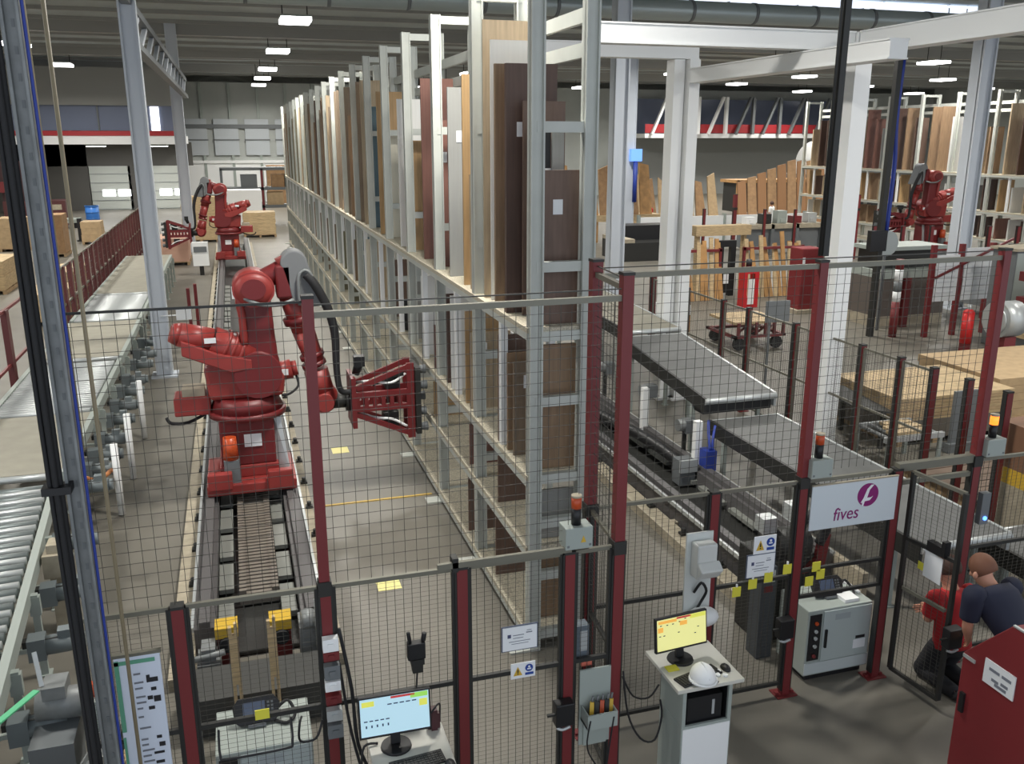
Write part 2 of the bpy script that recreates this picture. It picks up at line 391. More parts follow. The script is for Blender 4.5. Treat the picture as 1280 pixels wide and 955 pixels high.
# near bay, boards built one by one
N1 = [ # x0,x1,y,level,h,th,colour,label,sticker
 (2.43,2.92,8.45,3,2.3,.05,'walnut','walnut board edge left of the chocolate board in the top tier, nearest bay',0),
 (2.44,2.93,8.12,3,2.28,.06,'chocolate','broad chocolate board in the top tier of the nearest rack bay',1),
 (2.50,2.95,8.85,3,2.55,.03,'white','tall white board standing behind the chocolate one, top tier, nearest bay',0),
 (2.47,2.95,9.02,3,2.75,.03,'tan','tallest tan board at the back of the top tier, nearest bay',0),
 (2.58,2.93,7.50,3,1.36,.03,'dark brown','brown board with white sticker closing the end of the top tier',1),
 (2.56,2.74,7.75,3,1.72,.03,'black','narrow black board peeping over the brown end board',1),
 (2.74,2.85,7.70,3,1.70,.03,'grey','narrow grey strip of board beside the black one at the rack end',0),
 (2.55,2.95,7.95,3,1.95,.03,'dark brown','dark board filling the rack end under the upper cross beam',0),
 (2.47,2.93,7.52,2,1.2,.04,'walnut','walnut board closing the rack end in the second tier from above',0),
 (2.46,2.93,7.95,2,.95,.03,'grey-brown','front grey-brown board in the second tier, nearest bay',1),
 (2.45,2.92,8.12,2,1.0,.03,'walnut','middle grey-walnut board just behind the front one, second tier, nearest bay',0),
 (2.44,2.91,8.40,2,1.12,.04,'dark brown','dark brown board behind two others in the second tier, nearest bay',0),
 (2.58,2.93,7.52,1,.5,.03,'grey','grey board at the rack end, third tier from above',0),
 (2.50,2.58,7.60,1,.55,.03,'dark brown','narrow dark brown strip at the rack end, third tier from above',0),
 (2.46,2.93,8.5,1,.52,.03,'dark brown','dark board lying deep in the third tier, nearest bay',0),
 (2.50,2.93,7.6,0,.72,.03,'walnut','walnut board at the rack end in the lowest tier',0),
 (2.46,2.93,8.6,0,.7,.03,'dark brown','dark board deep in the lowest tier, nearest bay',0),
 # second bay
 (2.47,2.95,9.6,3,1.25,.03,'tan','broad tan board in the top tier, second bay from the near end',0),
 (2.47,2.80,9.9,3,2.3,.03,'oak','oak board rising behind the tan board, top tier, second bay',0),
 (2.74,2.98,9.45,3,2.1,.03,'white','white board at the right of the top tier, second bay',0),
 (2.47,2.95,10.6,3,2.2,.03,'grey','grey board with sticker at the back of the top tier, second bay',1),
 (2.46,2.93,9.6,2,.9,.03,'tan','tan board with a pale sticker in the second tier, second bay',1),
 (2.46,2.93,9.85,2,1.1,.03,'oak','oak board behind the tan one in the second tier, second bay',0),
 (2.44,2.72,10.5,2,1.18,.03,'white','white board in the second tier, second bay',0),
 (2.46,2.95,10.8,2,1.15,.03,'chocolate','chocolate board behind the white board in the second tier, second bay',0),
 (2.46,2.93,9.7,1,.5,.03,'red-brown','red-brown board in the third tier, second bay',0),
 (2.46,2.93,9.8,0,.7,.03,'dark brown','dark board in the lowest tier, second bay',0),
 # third bay
 (2.46,2.78,11.45,3,1.85,.04,'red-brown','red-brown board in the top tier, third bay from the near end',1),
 (2.70,2.98,11.4,3,1.5,.04,'peach','peach coloured board right of the red-brown one, top tier, third bay',0),
 (2.50,2.95,12.3,3,2.4,.03,'red-brown','taller red-brown board at the back of the top tier, third bay',0),
 (2.46,2.93,11.6,2,.6,.03,'red-brown','short red-brown board in the second tier, third bay',0),
 (2.46,2.93,12.4,2,1.15,.03,'white','white board in the second tier, third bay',0),
 (2.46,2.93,11.7,1,.5,.03,'oak','oak board in the third tier, third bay',0),
 # fourth
 (2.46,2.93,13.4,3,1.6,.03,'oak','oak board in the top tier, fourth bay from the near end',0),
 (2.46,2.93,13.9,3,2.2,.03,'white','white board behind the oak one in the top tier, fourth bay',0),
 (2.46,2.93,13.5,2,.9,.03,'grey','grey board in the second tier, fourth bay',0),
 (2.46,2.93,14.2,2,.5,.03,'black','black board high in the second tier, fourth bay',0),
 # fifth
 (2.46,2.93,15.3,3,1.75,.03,'cream','cream board in the top tier, fifth bay from the near end',0),
 (2.46,2.93,15.9,3,2.4,.03,'oak','oak board behind the cream one in the top tier, fifth bay',0),
 (2.46,2.93,15.4,2,1.0,.03,'dark brown','dark brown board in the second tier, fifth bay',0),
 (2.46,2.93,17.2,3,2.2,.03,'slate blue','slate blue board in the top tier of the rack',0),
 (2.46,2.93,17.4,2,1.1,.03,'tan','tan board in the second tier, sixth bay',0),
 (2.46,2.93,19.2,3,2.1,.03,'tan','tan board right of a dark narrow one, top tier, seventh bay',0),
 (2.46,2.7,19.0,3,1.2,.03,'black','low black narrow board in the top tier, seventh bay',0),
 (2.46,2.93,19.3,2,1.0,.03,'slate blue','dark slate board in the second tier, seventh bay',0),
]
for x0,x1,y,l,h,th,c,lab,st in N1: board(x0,x1,y,LV[l]+.001,h,th,c,lab,None,st)
cs = list(BC)
for b in range(5, 19):
    for l in (1, 2, 3):
        for k in range({3: 3, 2: 2, 1: 1}[l]):
            if b < 7 and k == 0: continue
            c = random.choice(['grey-brown','tan','olive grey','olive grey','dark brown','cream','walnut','grey-brown'])
            h = {3: random.choice((2.1,2.4,2.7)), 2: random.choice((.9,1.1)), 1: .5}[l]
            board(2.46, 2.93, RY[b]+.2+.6*k+.1*random.random(), LV[l]+.001, h, .03, c, 'dull %s panel, %s in the %s tier, %s bay of the tall rack' % (c, ORD[k], ('','third','second','top')[l], ORD[b]), 'panels in the far bays of the tall rack')
# ================================================================ far right rack
R2 = [19.6+1.95*i for i in range(11)]
rack('panel_rack', 'far right steel rack holding brown and white panels behind a small red robot', 'rack', (27, 19.6, 0), R2, .9, [.5, 1.2, 2.2, 3.55], 6.55, -1, (2.1, 3.4, 6.49))
for b in range(10):
    for l, z in enumerate((.5, 1.2, 2.2, 3.55)):
        if l == 0: continue
        for k in range(3):
            c = random.choice(['dark brown','walnut','oak','white','chocolate','grey','tan','red-brown'])
            h = {3: random.choice((1.7,2.1,2.5)), 2: random.choice((.9,1.15)), 1: .75}[l]
            board(27.08, 27.72, R2[b]+.2+.55*k+.1*random.random(), z+.001, h, .05, c, '%s panel, %s in the %s tier, %s bay of the far right rack' % (c, ORD[k], ('','third','second','top')[l], ORD[b]), 'panels in the far right rack')
# ================================================================ robots
def robot(label, loc, mx, tagword):
    """six-axis red robot on a rail carriage; built around its carriage, mx=-1 mirrors it left-right"""
    t = thing('industrial_robot', label, 'robot', loc)
    off = Vector(loc)
    def P(name, mb, m, par=None, label=None, bevel=0):
        for i, p in enumerate(mb.v):
            z = p[2] if p[2] < 1.9 else 1.9+(p[2]-1.9)*.86
            if name in ('balancer','balancer_bracket','nameplate'): z += .1
            if name in ('wrist','wrist_flange','gripper_frame','side_frame','perforated_beam','vacuum_unit','suction_cup','valve_block','air_line','sensor_head'): z -= .07
            mb.v[i] = (mx*p[0]+off.x, p[1]+off.y, z+off.z)
        if mx < 0: mb.f = [tuple(reversed(f)) for f in mb.f]
        return mb.build(name, m, par or t, bevel=bevel, label=label)
    # carriage: z=0 is rail top
    P('carriage', MB().box(-.62,.5,-.55,.6,0,.14).box(-.6,-.3,-.62,-.5,.1,.32).box(.14,.46,-.62,-.5,.05,.3).box(-.45,.3,-.3,.5,.14,.3), M_rob, bevel=.015)
    P('pedestal', MB().prism([(-.42,-.28,.3),(.27,-.28,.3),(.27,.4,.3),(-.42,.4,.3)], (0,0,.62)), M_robd, bevel=.02)
    P('plate_sign', MB().box(-.12,.1,-.295,-.285,.55,.72), M_paper)
    P('guard', MB().prism([(.26,-.2,.15),(.44,-.28,.15),(.36,-.1,.9),(.27,-.1,.9)], (0,.02,0)), M_lsteel)
    b = P('beacon_box', MB().box(-.39,-.2,-.5,-.32,.12,.45), M_mgrey)
    P('beacon', MB().cyl((-.3,-.41,.45),(-.3,-.41,.74),.1,.085), M_orange, b)
    tt = MB().cyl((-.05,.05,.92),(-.05,.05,1.0),.5,n=24).cyl((-.05,.05,1.0),(-.05,.05,1.18),.47,.4,n=24)
    P('turntable', tt, M_robd)
    P('motor_box', MB().box(-.95,-.5,-.1,.3,.97,1.22), M_rob, bevel=.02)
    P('motor_cover', MB().box(-.84,-.56,-.06,.24,1.22,1.32), M_cream)
    P('power_cable', MB().tube([(-.55,.1,.95),(-.8,.0,.86),(-1.0,-.1,.9),(-1.05,-.1,.98)], .022), M_rubber)
    # shoulder casting
    sh = MB().prism([(-.5,-.22,1.18),(.42,-.22,1.18),(.46,-.22,1.45),(.28,-.22,1.72),(-.12,-.22,1.8),(-.55,-.22,1.62)], (0,.5,0))
    P('shoulder', sh, M_rob, bevel=.05)
    P('shoulder_boss', MB().cyl((.12,-.32,1.5),(.12,.36,1.5),.3,n=22), M_robd)
    P('shoulder_motor', MB().cyl((.3,-.05,1.46),(.55,-.05,1.5),.13,n=16).cyl((.55,-.05,1.5),(.62,-.05,1.51),.1,n=14), M_rob)
    P('motor_label', MB().box(.4,.5,-.19,-.18,1.45,1.53), M_paper)
    P('motor_cable', MB().tube([(.6,-.05,1.42),(.62,-.12,1.28),(.5,-.2,1.2),(.4,-.24,1.2)], .016), M_rubber)
    # balancer cylinder, pointing out to the left
    bl = MB().cyl((.05,-.05,1.62),(-.42,-.1,1.86),.2,.2,n=20).cyl((-.42,-.1,1.86),(-.8,-.14,1.98),.17,.17,n=20).cyl((-.8,-.14,1.98),(-.9,-.15,2.01),.17,.13,n=20)
    for q in (.25, .45, .62): bl.cyl((.05-.47*q,-.05-.05*q,1.62+.24*q),(.05-.47*(q+.08),-.05-.05*(q+.08),1.62+.24*(q+.08)),.222,n=20)
    P('balancer', bl, M_rob)
    P('balancer_bracket', MB().prism([(-.78,-.33,1.72),(-.2,-.33,1.46),(.05,-.33,1.5),(.05,-.33,1.62),(-.35,-.33,1.72),(-.78,-.33,1.92)], (0,.08,0)), M_rob, bevel=.015)
    P('nameplate', MB().box(-.5,-.36,-.31,-.3,1.86,1.93), M_paper)
    # lower arm, upright
    la = MB().prism([(-.08,-.2,1.5),(.4,-.2,1.5),(.36,-.2,2.1),(.34,-.2,2.72),(.14,-.2,2.85),(-.06,-.2,2.6),(-.02,-.2,2.1)], (0,.3,0))
    P('lower_arm', la, M_robd, bevel=.05)
    P('lower_arm_rib', MB().tube([(-.02,-.2,1.9),(-.02,-.22,2.3),(-.04,-.22,2.6),(.1,-.22,2.86),(.3,-.22,2.84)], .05), M_rob)
    # elbow
    P('elbow', MB().cyl((.14,-.3,2.72),(.14,.26,2.72),.26,n=22).sph((.14,-.28,2.72),(.25,.08,.25)), M_rob)
    P('elbow_shade_disc', MB().cyl((.14,-.375,2.74),(.14,-.36,2.74),.15,n=20), M_robd)  # dark disc on the front, shade of the elbow hollow put into colour
    P('elbow_motor', MB().cyl((.28,.0,2.82),(.56,.0,2.98),.15,n=16).box(.42,.62,-.2,.2,2.55,3.05), M_robd, bevel=.03)
    P('elbow_cap', MB().cyl((.48,-.02,3.02),(.68,-.02,3.12),.12,n=14), M_rob)
    P('elbow_hose', MB().tube([(-.0,-.3,2.62),(.2,-.38,2.52),(.45,-.36,2.5),(.62,-.3,2.55)], .03), M_steel)
    # hose dress pack: arched grey sheath and black hose
    sp = MB(); N = 16; pts = []
    for k in range(N+1):
        a = math.pi*k/N
        pts.append((.66-.17*math.cos(a), 3.06+.2*math.sin(a)))
    out = [(.66,2.45)]+pts+[(1.03,2.35)]
    sp.prism([(x, -.2, z) for x, z in [(.62,2.5)]+pts+[(1.02,2.42),(.8,2.4)]], (0,.34,0))
    P('hose_sheath', sp, mat('sheath_grey', (120,122,124), .6), bevel=.02)
    P('sheath_rim', MB().tube([(.7,-.24,2.45),(.7,-.24,2.85),(.78,-.24,2.97),(.86,-.24,2.9),(.9,-.24,2.7)], .025), M_steel)
    P('dress_hose', MB().tube([(.8,-.22,2.9),(.9,-.26,2.75),(1.04,-.26,2.4),(1.12,-.24,2.0),(1.12,-.24,1.5),(1.15,-.24,1.22),(1.25,-.22,1.16),(1.36,-.18,1.18)], .045, rs=[.06,.06,.06,.055,.045,.04,.04,.04]), M_rubber)
    # forearm hanging down to the wrist
    P('forearm', MB().cyl((.6,.02,2.62),(.74,.02,2.0),.17,.15,n=18).cyl((.74,.02,2.0),(.88,.02,1.5),.15,.12,n=18), M_rob)
    for a, b, r_ in (((.67,.02,2.24),(.7,.02,2.14),.2),((.82,.02,1.68),(.84,.02,1.62),.165),((.84,.02,1.56),(.86,.02,1.5),.165)): P('forearm_clamp', MB().cyl(a,b,r_,n=18), M_robd)
    P('wrist', MB().cyl((.87,.02,1.52),(.94,.02,1.16),.16,.17,n=18).sph((.95,.02,1.12),(.2,.19,.22)).cyl((.95,-.22,1.1),(.95,.24,1.1),.12,n=16), M_rob)
    P('wrist_flange', MB().cyl((1.05,.0,1.06),(1.28,.0,1.06),.1,n=16).cyl((1.24,.0,1.06),(1.3,.0,1.06),.15,n=16), M_dark)
    # gripper: two braced red frames with a perforated centre beam
    g = P('gripper_frame', MB().box(1.3,1.36,-.26,.3,.72,1.42), M_robd)
    for y in (-.17, .15):
        fr = MB().bar((1.34,y,1.24),(2.12,y,1.53),.04,.07).bar((1.34,y,.9),(2.12,y,.55),.04,.07).box(2.06,2.16,y-.025,y+.025,.5,1.56)
        P('side_frame', fr, M_robd, g)
        cb = MB(); # centre beam with six holes
        x0 = 1.36; n = 6; dx = .115; cb.box(1.36,2.08,y-.03,y+.03,1.12,1.2); cb.box(1.36,2.08,y-.03,y+.03,.93,1.0)
        for k in range(n+1): cb.box(x0+dx*k, x0+dx*k+.055, y-.03, y+.03, 1.0, 1.12)
        P('perforated_beam', cb, M_robd, g)
    P('vacuum_unit', MB().box(2.17,2.24,-.25,.25,.56,1.5), M_dark)
    for k in range(5):
        z = .64+.2*k
        P('suction_cup', MB().cyl((2.24,-.16+.08*(k % 3),z),(2.34,-.16+.08*(k % 3),z),.05,.065,n=12), M_mgrey)
    P('valve_block', MB().box(1.74,1.95,-.1,.1,.66,.86), M_dark); P('valve_block', MB().box(1.78,1.98,-.1,.12,1.2,1.38).cyl((1.88,-.14,1.42),(2.02,-.14,1.42),.05).cyl((1.6,-.1,1.28),(1.75,-.12,1.34),.03), M_dark)
    P('air_line', MB().tube([(1.4,0,1.3),(1.6,-.12,1.33),(1.85,-.16,1.3),(2.05,-.16,1.42)], .018).tube([(1.4,0,.88),(1.6,-.12,.82),(1.85,-.16,.78),(2.05,-.16,.66)], .018), M_white)
    P('sensor_head', MB().cyl((1.38,-.1,1.44),(1.44,-.12,1.62),.05,.07).box(1.36,1.5,-.2,-.06,1.56,1.7), M_black)
    return t
robot('large red robot with gripper reaching towards the tall rack, nearest of three', (.02, 11.85, .37), 1, 'near')
robot('small-looking red robot far down the aisle on the same rail track', (-.3, 36.2, .37), -1, 'far')
robot('red robot in front of the far right panel rack', (24.2, 27.0, .9), -1, 'right')
solo(MB().cbox((0,0,.45),(1.6,2.0,.9)), 'robot_plinth', M_mgrey, 'grey plinth under the far right robot', 'plinth', (24.2, 27.0, 0.0), lo=True)
# ================================================================ robot track
def track(label, xc, y0, y1, half=.5, chain=True):
    t = thing('robot_track', label, 'track', (xc, y0, 0))
    MB().box(xc-.82, xc-.60, y0, y1, 0, .12).build('footing', M_cream, t); chain and MB().box(xc+.56, xc+.76, y0, y1, 0, .12).build('footing', M_cream, t)
    for s in (-1, 1):
        x = xc+s*half
        r = MB().box(x-.1, x+.1, y0+.5, y1, .02, .3).box(x-.05, x+.05, y0+.5, y1, .3, .37); r.build('rail', mat('rail_grey', (92,90,90), .5), t)
        MB().box(x+s*.1, x+s*.13, y0+.5, y1, .28, .33).build('rail_edge', M_lsteel, t)
    MB().box(xc-.4, xc+.4, y0+.4, y1, .02, .06).build('pan', M_dark, t)
    pm = MB().box(-.15,.0,0,.62,0,.05).mesh('cover_plate', mat('plate_grey', (132,134,128), .5))
    n = int((min(y1, y0+24)-y0-1)/.8)
    for k in range(n):
        inst('cover_plate', pm, t, (-.24, .7+.8*k, .12)); inst('cover_plate', pm, t, (.38, .85+.8*k, .12))
    ch = MB().box(-.2,.2,0,.055,.0,.12).box(-.2,-.13,0,.055,.12,.16).box(.13,.2,0,.055,.12,.16).mesh('chain_link', mat('chain_brown', (120,112,102), .6))
    for k in range(60 if chain else 0): inst('chain_link', ch, t, (.02, 1.25+.085*k, .1))
    for k in range(30): inst('foot_bolt', BOLT, t, (-.66, .9+.9*k, .12)); chain and inst('foot_bolt', BOLT, t, (.72, .9+.9*k, .12))
    return t
BOLT = MB().cyl((0,0,0),(0,0,.09),.028,n=6).cbox((0,0,.02),(.09,.09,.03)).mesh('foot_bolt', M_dark)
track('grey robot rail track with brown cable chain along the aisle', -.07, 7.6, 44)
t = track('grey rail track lying beside the dark belt conveyor', 5.62, 7.2, 34, .42, False)
for s, x in ((0, -.36), (1, .12)):
    b = thing('end_buffer', 'red end buffer with yellow cap at the %s front end of the robot track' % ('right' if s else 'left'), 'buffer', (x, 7.75, 0), 'end buffers of the robot track')
    MB().box(x-.09,x+.09,7.7,7.85,0,.42).build('stop_post', M_robd, b); MB().cyl((x,7.62,.36),(x,7.78,.36),.07).build('bumper', M_rubber, b); MB().box(x-.1,x+.1,7.66,7.86,.42,.52).build('cap', M_yellow, b)
solo(MB().box(-.72,.5,6.85,7.35,0,.34), 'cable_channel_box', mat('dark_mat', (64,64,62), .7), 'low dark cover box before the front end of the robot track', 'cover')
solo(MB().box(-.62,-.42,7.45,7.75,.03,.3).box(-.58,-.46,7.5,7.7,.3,.42).cyl((-.66,7.5,.34),(-.38,7.5,.38),.03), 'drive_motor', M_steel, 'small pale motor at the left front end of the robot track', 'motor', (-.5,7.6,0.03))
solo(MB().box(.28,.5,7.5,7.8,.03,.5).cyl((.36,7.48,.5),(.36,7.6,.62),.06).cyl((.44,7.45,.2),(.44,7.45,.8),.025), 'lubrication_unit', M_steel, 'grey pump unit with white box right of the track front end', 'pump', (.4,7.6,0.03))
for k, (x, y) in enumerate(((-.27,6.78), (.03,6.8))):
    s = thing('wooden_strut', 'beige upright batten behind the lower mesh, %s one of the pair' % ('left' if k == 0 else 'right'), 'batten', (x, y, 0), 'beige battens before the track')
    MB().box(x-.035,x-.01,y-.02,y+.02,0,1.02).build('slat', M_wood, s); MB().box(x+.01,x+.035,y-.02,y+.02,.0,1.05).build('slat', M_wood, s); MB().box(x-.035,x+.035,y-.021,y+.021,.5,.95).build('cross_piece', M_wood, s)
# ================================================================ safety fence
def mesh_panel(a, b, z0, z1, dx, dz, r, parent, name='wire_mesh', hz=.9):
    """welded wire mesh between plan points a and b"""
    mb = MB(); A = Vector((a[0], a[1], 0)); B = Vector((b[0], b[1], 0)); L = (B-A).length; d = (B-A)/L
    n = max(2, round(L/dx))
    for k in range(1, n):
        p = A+d*(L*k/n); mb.bar((p.x, p.y, z0), (p.x, p.y, z1), r, r, (0,1,0))
    m = max(2, round((z1-z0)/dz))
    for k in range(1, m):
        z = z0+(z1-z0)*k/m; mb.bar((A.x, A.y, z), (B.x, B.y, z), r*hz, r*hz)
    return mb.build(name, M_wire, parent, kind='stuff')
FH = 2.03
def fence_section(label, a, b, name='mesh_fence', cat='fence', bottom=.12, mid=1.17, frame=M_dark, z1=FH):
    A = Vector((a[0], a[1], 0)); B = Vector((b[0], b[1], 0)); d = (B-A).normalized()
    A2 = A+d*.05; B2 = B-d*.05
    t = thing(name, label, cat, tuple((A+B)/2))
    for P in (A2, B2): MB().bar((P.x,P.y,bottom),(P.x,P.y,z1),.035,.035,(0,1,0)).build('stile', frame, t)
    for z, m in ((z1, M_rail), (mid, frame), (bottom, frame)): MB().bar((A2.x,A2.y,z),(B2.x,B2.y,z),.03,.03).build('rail', m, t)
    mesh_panel((A2.x,A2.y), (B2.x,B2.y), bottom, z1, .058, .034, .0032, t, hz=.4)
    return t
def post(label, x, y, h, w=.072, dark=None):
    t = thing('fence_post', label, 'post', (x, y, 0))
    MB().box(x-w/2,x+w/2,y-w/2,y+w/2,.012,h).build('shaft', M_red, t)
    MB().box(x-.1,x+.1,y-.07,y+.07,0,.012).box(x-.09,x-.06,y-.02,y+.02,.012,.03).box(x+.06,x+.09,y-.02,y+.02,.012,.03).build('base_plate', M_red, t)
    for s in (-1, 1): MB().box(x+s*(w/2), x+s*(w/2+.014), y-.03, y+.03, .05, min(h, FH)).build('side_strip', M_dark, t)
    MB().box(x-w/2-.004,x+w/2+.004,y-w/2-.004,y+w/2+.004,h,h+.02).build('cap', M_dark, t)
    if h > FH: MB().box(x-w/2-.01,x+w/2+.01,y-w/2-.01,y+w/2+.01,FH-.05,FH+.05).build('joint', M_dark, t)
    return t
YA, YB = 5.3, 5.97
post('red fence post at the left beside the white instruction board', -.52, YA, FH)
pB = post('tall red fence post with switch boxes, before the robot track', .37, YA, 3.9, .066)
post('red fence post behind the left monitor', 1.27, YA, FH)
post('red gate post under the lamp box, left of the tool tray', 2.04, YA, FH)
post('tall red corner post right of the tool tray', 2.41, YA, 3.95, .075)
post('tall red post behind the corner post, at the end of the tall rack', 2.47, YB, 3.95, .08)
post('red fence post just behind the right monitor', 3.55, YB, FH)
pG = post('tall red post left of the white logo sign', 4.38, YB, 3.87)
post('red fence post right of the white logo sign', 5.33, YB, FH)
pI = post('tallest red post at the right, beside the two workers', 6.17, YB, 3.9)
fence_section('mesh fence panel behind the instruction board at bottom left', (-1.15, YA), (-.52, YA))
fence_section('mesh gate before the robot track with a teach pendant hanging on it', (-.52, YA), (.37, YA), 'mesh_gate', 'gate')
fence_section('wide mesh fence panel behind the left monitor', (.37, YA), (1.27, YA))
gC = fence_section('mesh gate with white notice and warning sign', (1.27, YA), (2.04, YA), 'mesh_gate', 'gate')
fence_section('narrow mesh panel behind the grey tool tray', (2.04, YA), (2.41, YA))
fence_section('short mesh return panel between the two tall corner posts', (2.41, YA), (2.47, YB))
fence_section('mesh fence panel behind the right workstation', (2.47, YB), (3.55, YB))
fence_section('mesh gate with four yellow notes right of the workstation', (3.55, YB), (4.38, YB), 'mesh_gate', 'gate')
fence_section('mesh panel over the pale control cabinet below the logo sign', (4.38, YB), (5.33, YB), bottom=.95, mid=1.2)
gO = fence_section('open mesh gate swung towards the viewer beside the workers', (5.43, 5.93), (5.5, 5.3), 'mesh_gate', 'gate', mid=1.42)
MB().bar((5.44,5.85,.95),(5.49,5.4,.95),.03,.03).build('rail', M_rail, gO)
fence_section('mesh fence panel at the far right behind the workers', (6.17, YB), (7.75, YB))
post('dark red post at the right edge behind the workers', 7.8, YB, FH)
g = thing('top_rail', 'grey-brown top rail bridging the open gate beside the logo sign', 'rail', (5.75, YB, FH))
MB().box(5.33, 6.17, YB-.03, YB+.03, FH-.01, FH+.06).build('beam', M_rail, g); MB().box(5.33, 6.17, YB-.02, YB+.02, FH-.14, FH-.1).build('beam', M_rail, g)
g = thing('sliding_rail', 'dark rail along the top of the fence under the lamp box', 'rail', (1.6, YA, FH))
MB().box(1.1, 2.04, YA-.06, YA-.03, FH+.03, FH+.07).build('rail', M_rail, g); MB().box(1.2,1.24,YA-.06,YA+.02,FH,FH+.1).build('bracket', M_dark, g)
# tall netting
def net(label, a, b, z0, z1, sag=0):
    t = thing('upper_net', label, 'netting', ((a[0]+b[0])/2, (a[1]+b[1])/2, z0))
    mesh_panel(a, b, z0, z1, .075, .075, .003, t, 'net_mesh')
    MB().bar((a[0],a[1],z1),(b[0],b[1],z1),.038,.038).build('rail', M_rail, t)
    MB().bar((a[0],a[1],z1+.06),(b[0],b[1],z1+.06),.008,.008).build('cable', M_wire, t)
    return t
net('upper netting between the tall post by the track and the corner post', (.37, YA), (2.41, YA), FH+.02, 3.8)
net('upper netting right of the corner post, over the belt conveyor', (2.47, YB), (4.38, YB), FH+.02, 3.84)
net('short upper netting between the two tall corner posts', (2.41, YA), (2.47, YB), FH+.02, 3.86)
net('upper netting between the two tall right posts', (4.38, YB), (6.17, YB), FH+.08, 3.84)
t = thing('upper_net', 'upper netting left of the robot, hung on a thin dark cable', 'netting', (-.3, YA, FH))
mesh_panel((-.98, YA), (.37, YA), FH+.02, 3.88, .075, .075, .003, t, 'net_mesh'); MB().bar((-.98,YA,3.88),(.37,YA,3.88),.014,.014).build('cable', M_dark, t)
# dark mast on the tall post by the logo
solo(MB().box(4.36,4.41,5.94,5.99,3.92,7.5).cyl((4.345,5.97,3.92),(4.345,5.97,7.5),.011,n=8), 'cable_mast', M_dark, 'dark cable mast standing on the tall post by the logo sign', 'mast', (4.385, 5.97, 3.92))
# foreground left: slotted steel upright, black cable bundle, thin poles
t = thing('slotted_upright', 'galvanised slotted upright with a blue cable in the left foreground', 'post', (-.91, 4.9, 0))
MB().box(-.955,-.94,4.86,4.94,0,8).box(-.94,-.885,4.9,4.94,0,8).box(-.885,-.872,4.86,4.94,0,8).build('channel', M_steel, t)
sl = MB().box(-.007,.007,-.002,.001,-.018,.018).mesh('slot', M_mgrey)
for k in range(50): inst('slot', sl, t, (0, -.001, .4+.12*k))
MB().tube([(-.858,4.88,0),(-.862,4.88,2),(-.858,4.885,4),(-.862,4.88,8)], .008).build('blue_cable', M_cyan, t)
t = thing('cable_bundle', 'thick black cable bundle hanging in the left foreground', 'cable', (-1.0, 4.85, 0))
for k, (dx, dy, r) in enumerate(((0,0,.018),(.026,.008,.018),(.012,-.024,.016),(-.018,-.014,.013))):
    MB().tube([(-1.0+dx,4.85+dy,0),(-1.0+dx*.8,4.85+dy,1.8),(-1.005+dx,4.85+dy,3.4),(-1.0+dx*.9,4.85+dy,5.2),(-1.0+dx,4.85+dy,8)], r, 8).build('cable', M_rubber, t)
MB().box(-1.06,-.92,4.8,4.9,3.02,3.06).build('strap', M_black, t)
solo(MB().cyl((-.795,5.05,0),(-.795,5.05,7),.011,n=8), 'thin_pole', mat('tan_pole', (150,138,112), .5), 'thin tan pole right of the slotted upright', 'pole', (-.795,5.05,0))
solo(MB().cyl((-1.02,5.6,3.0),(-1.02,5.6,7.5),.012,n=8).cyl((-.98,5.6,3.0),(-.98,5.6,7.5),.012,n=8), 'conduit_pair', mat('tan_pole', (150,138,112), .5), 'pair of thin brown conduits at the top left', 'pipe', (-1.0,5.6,3.0))
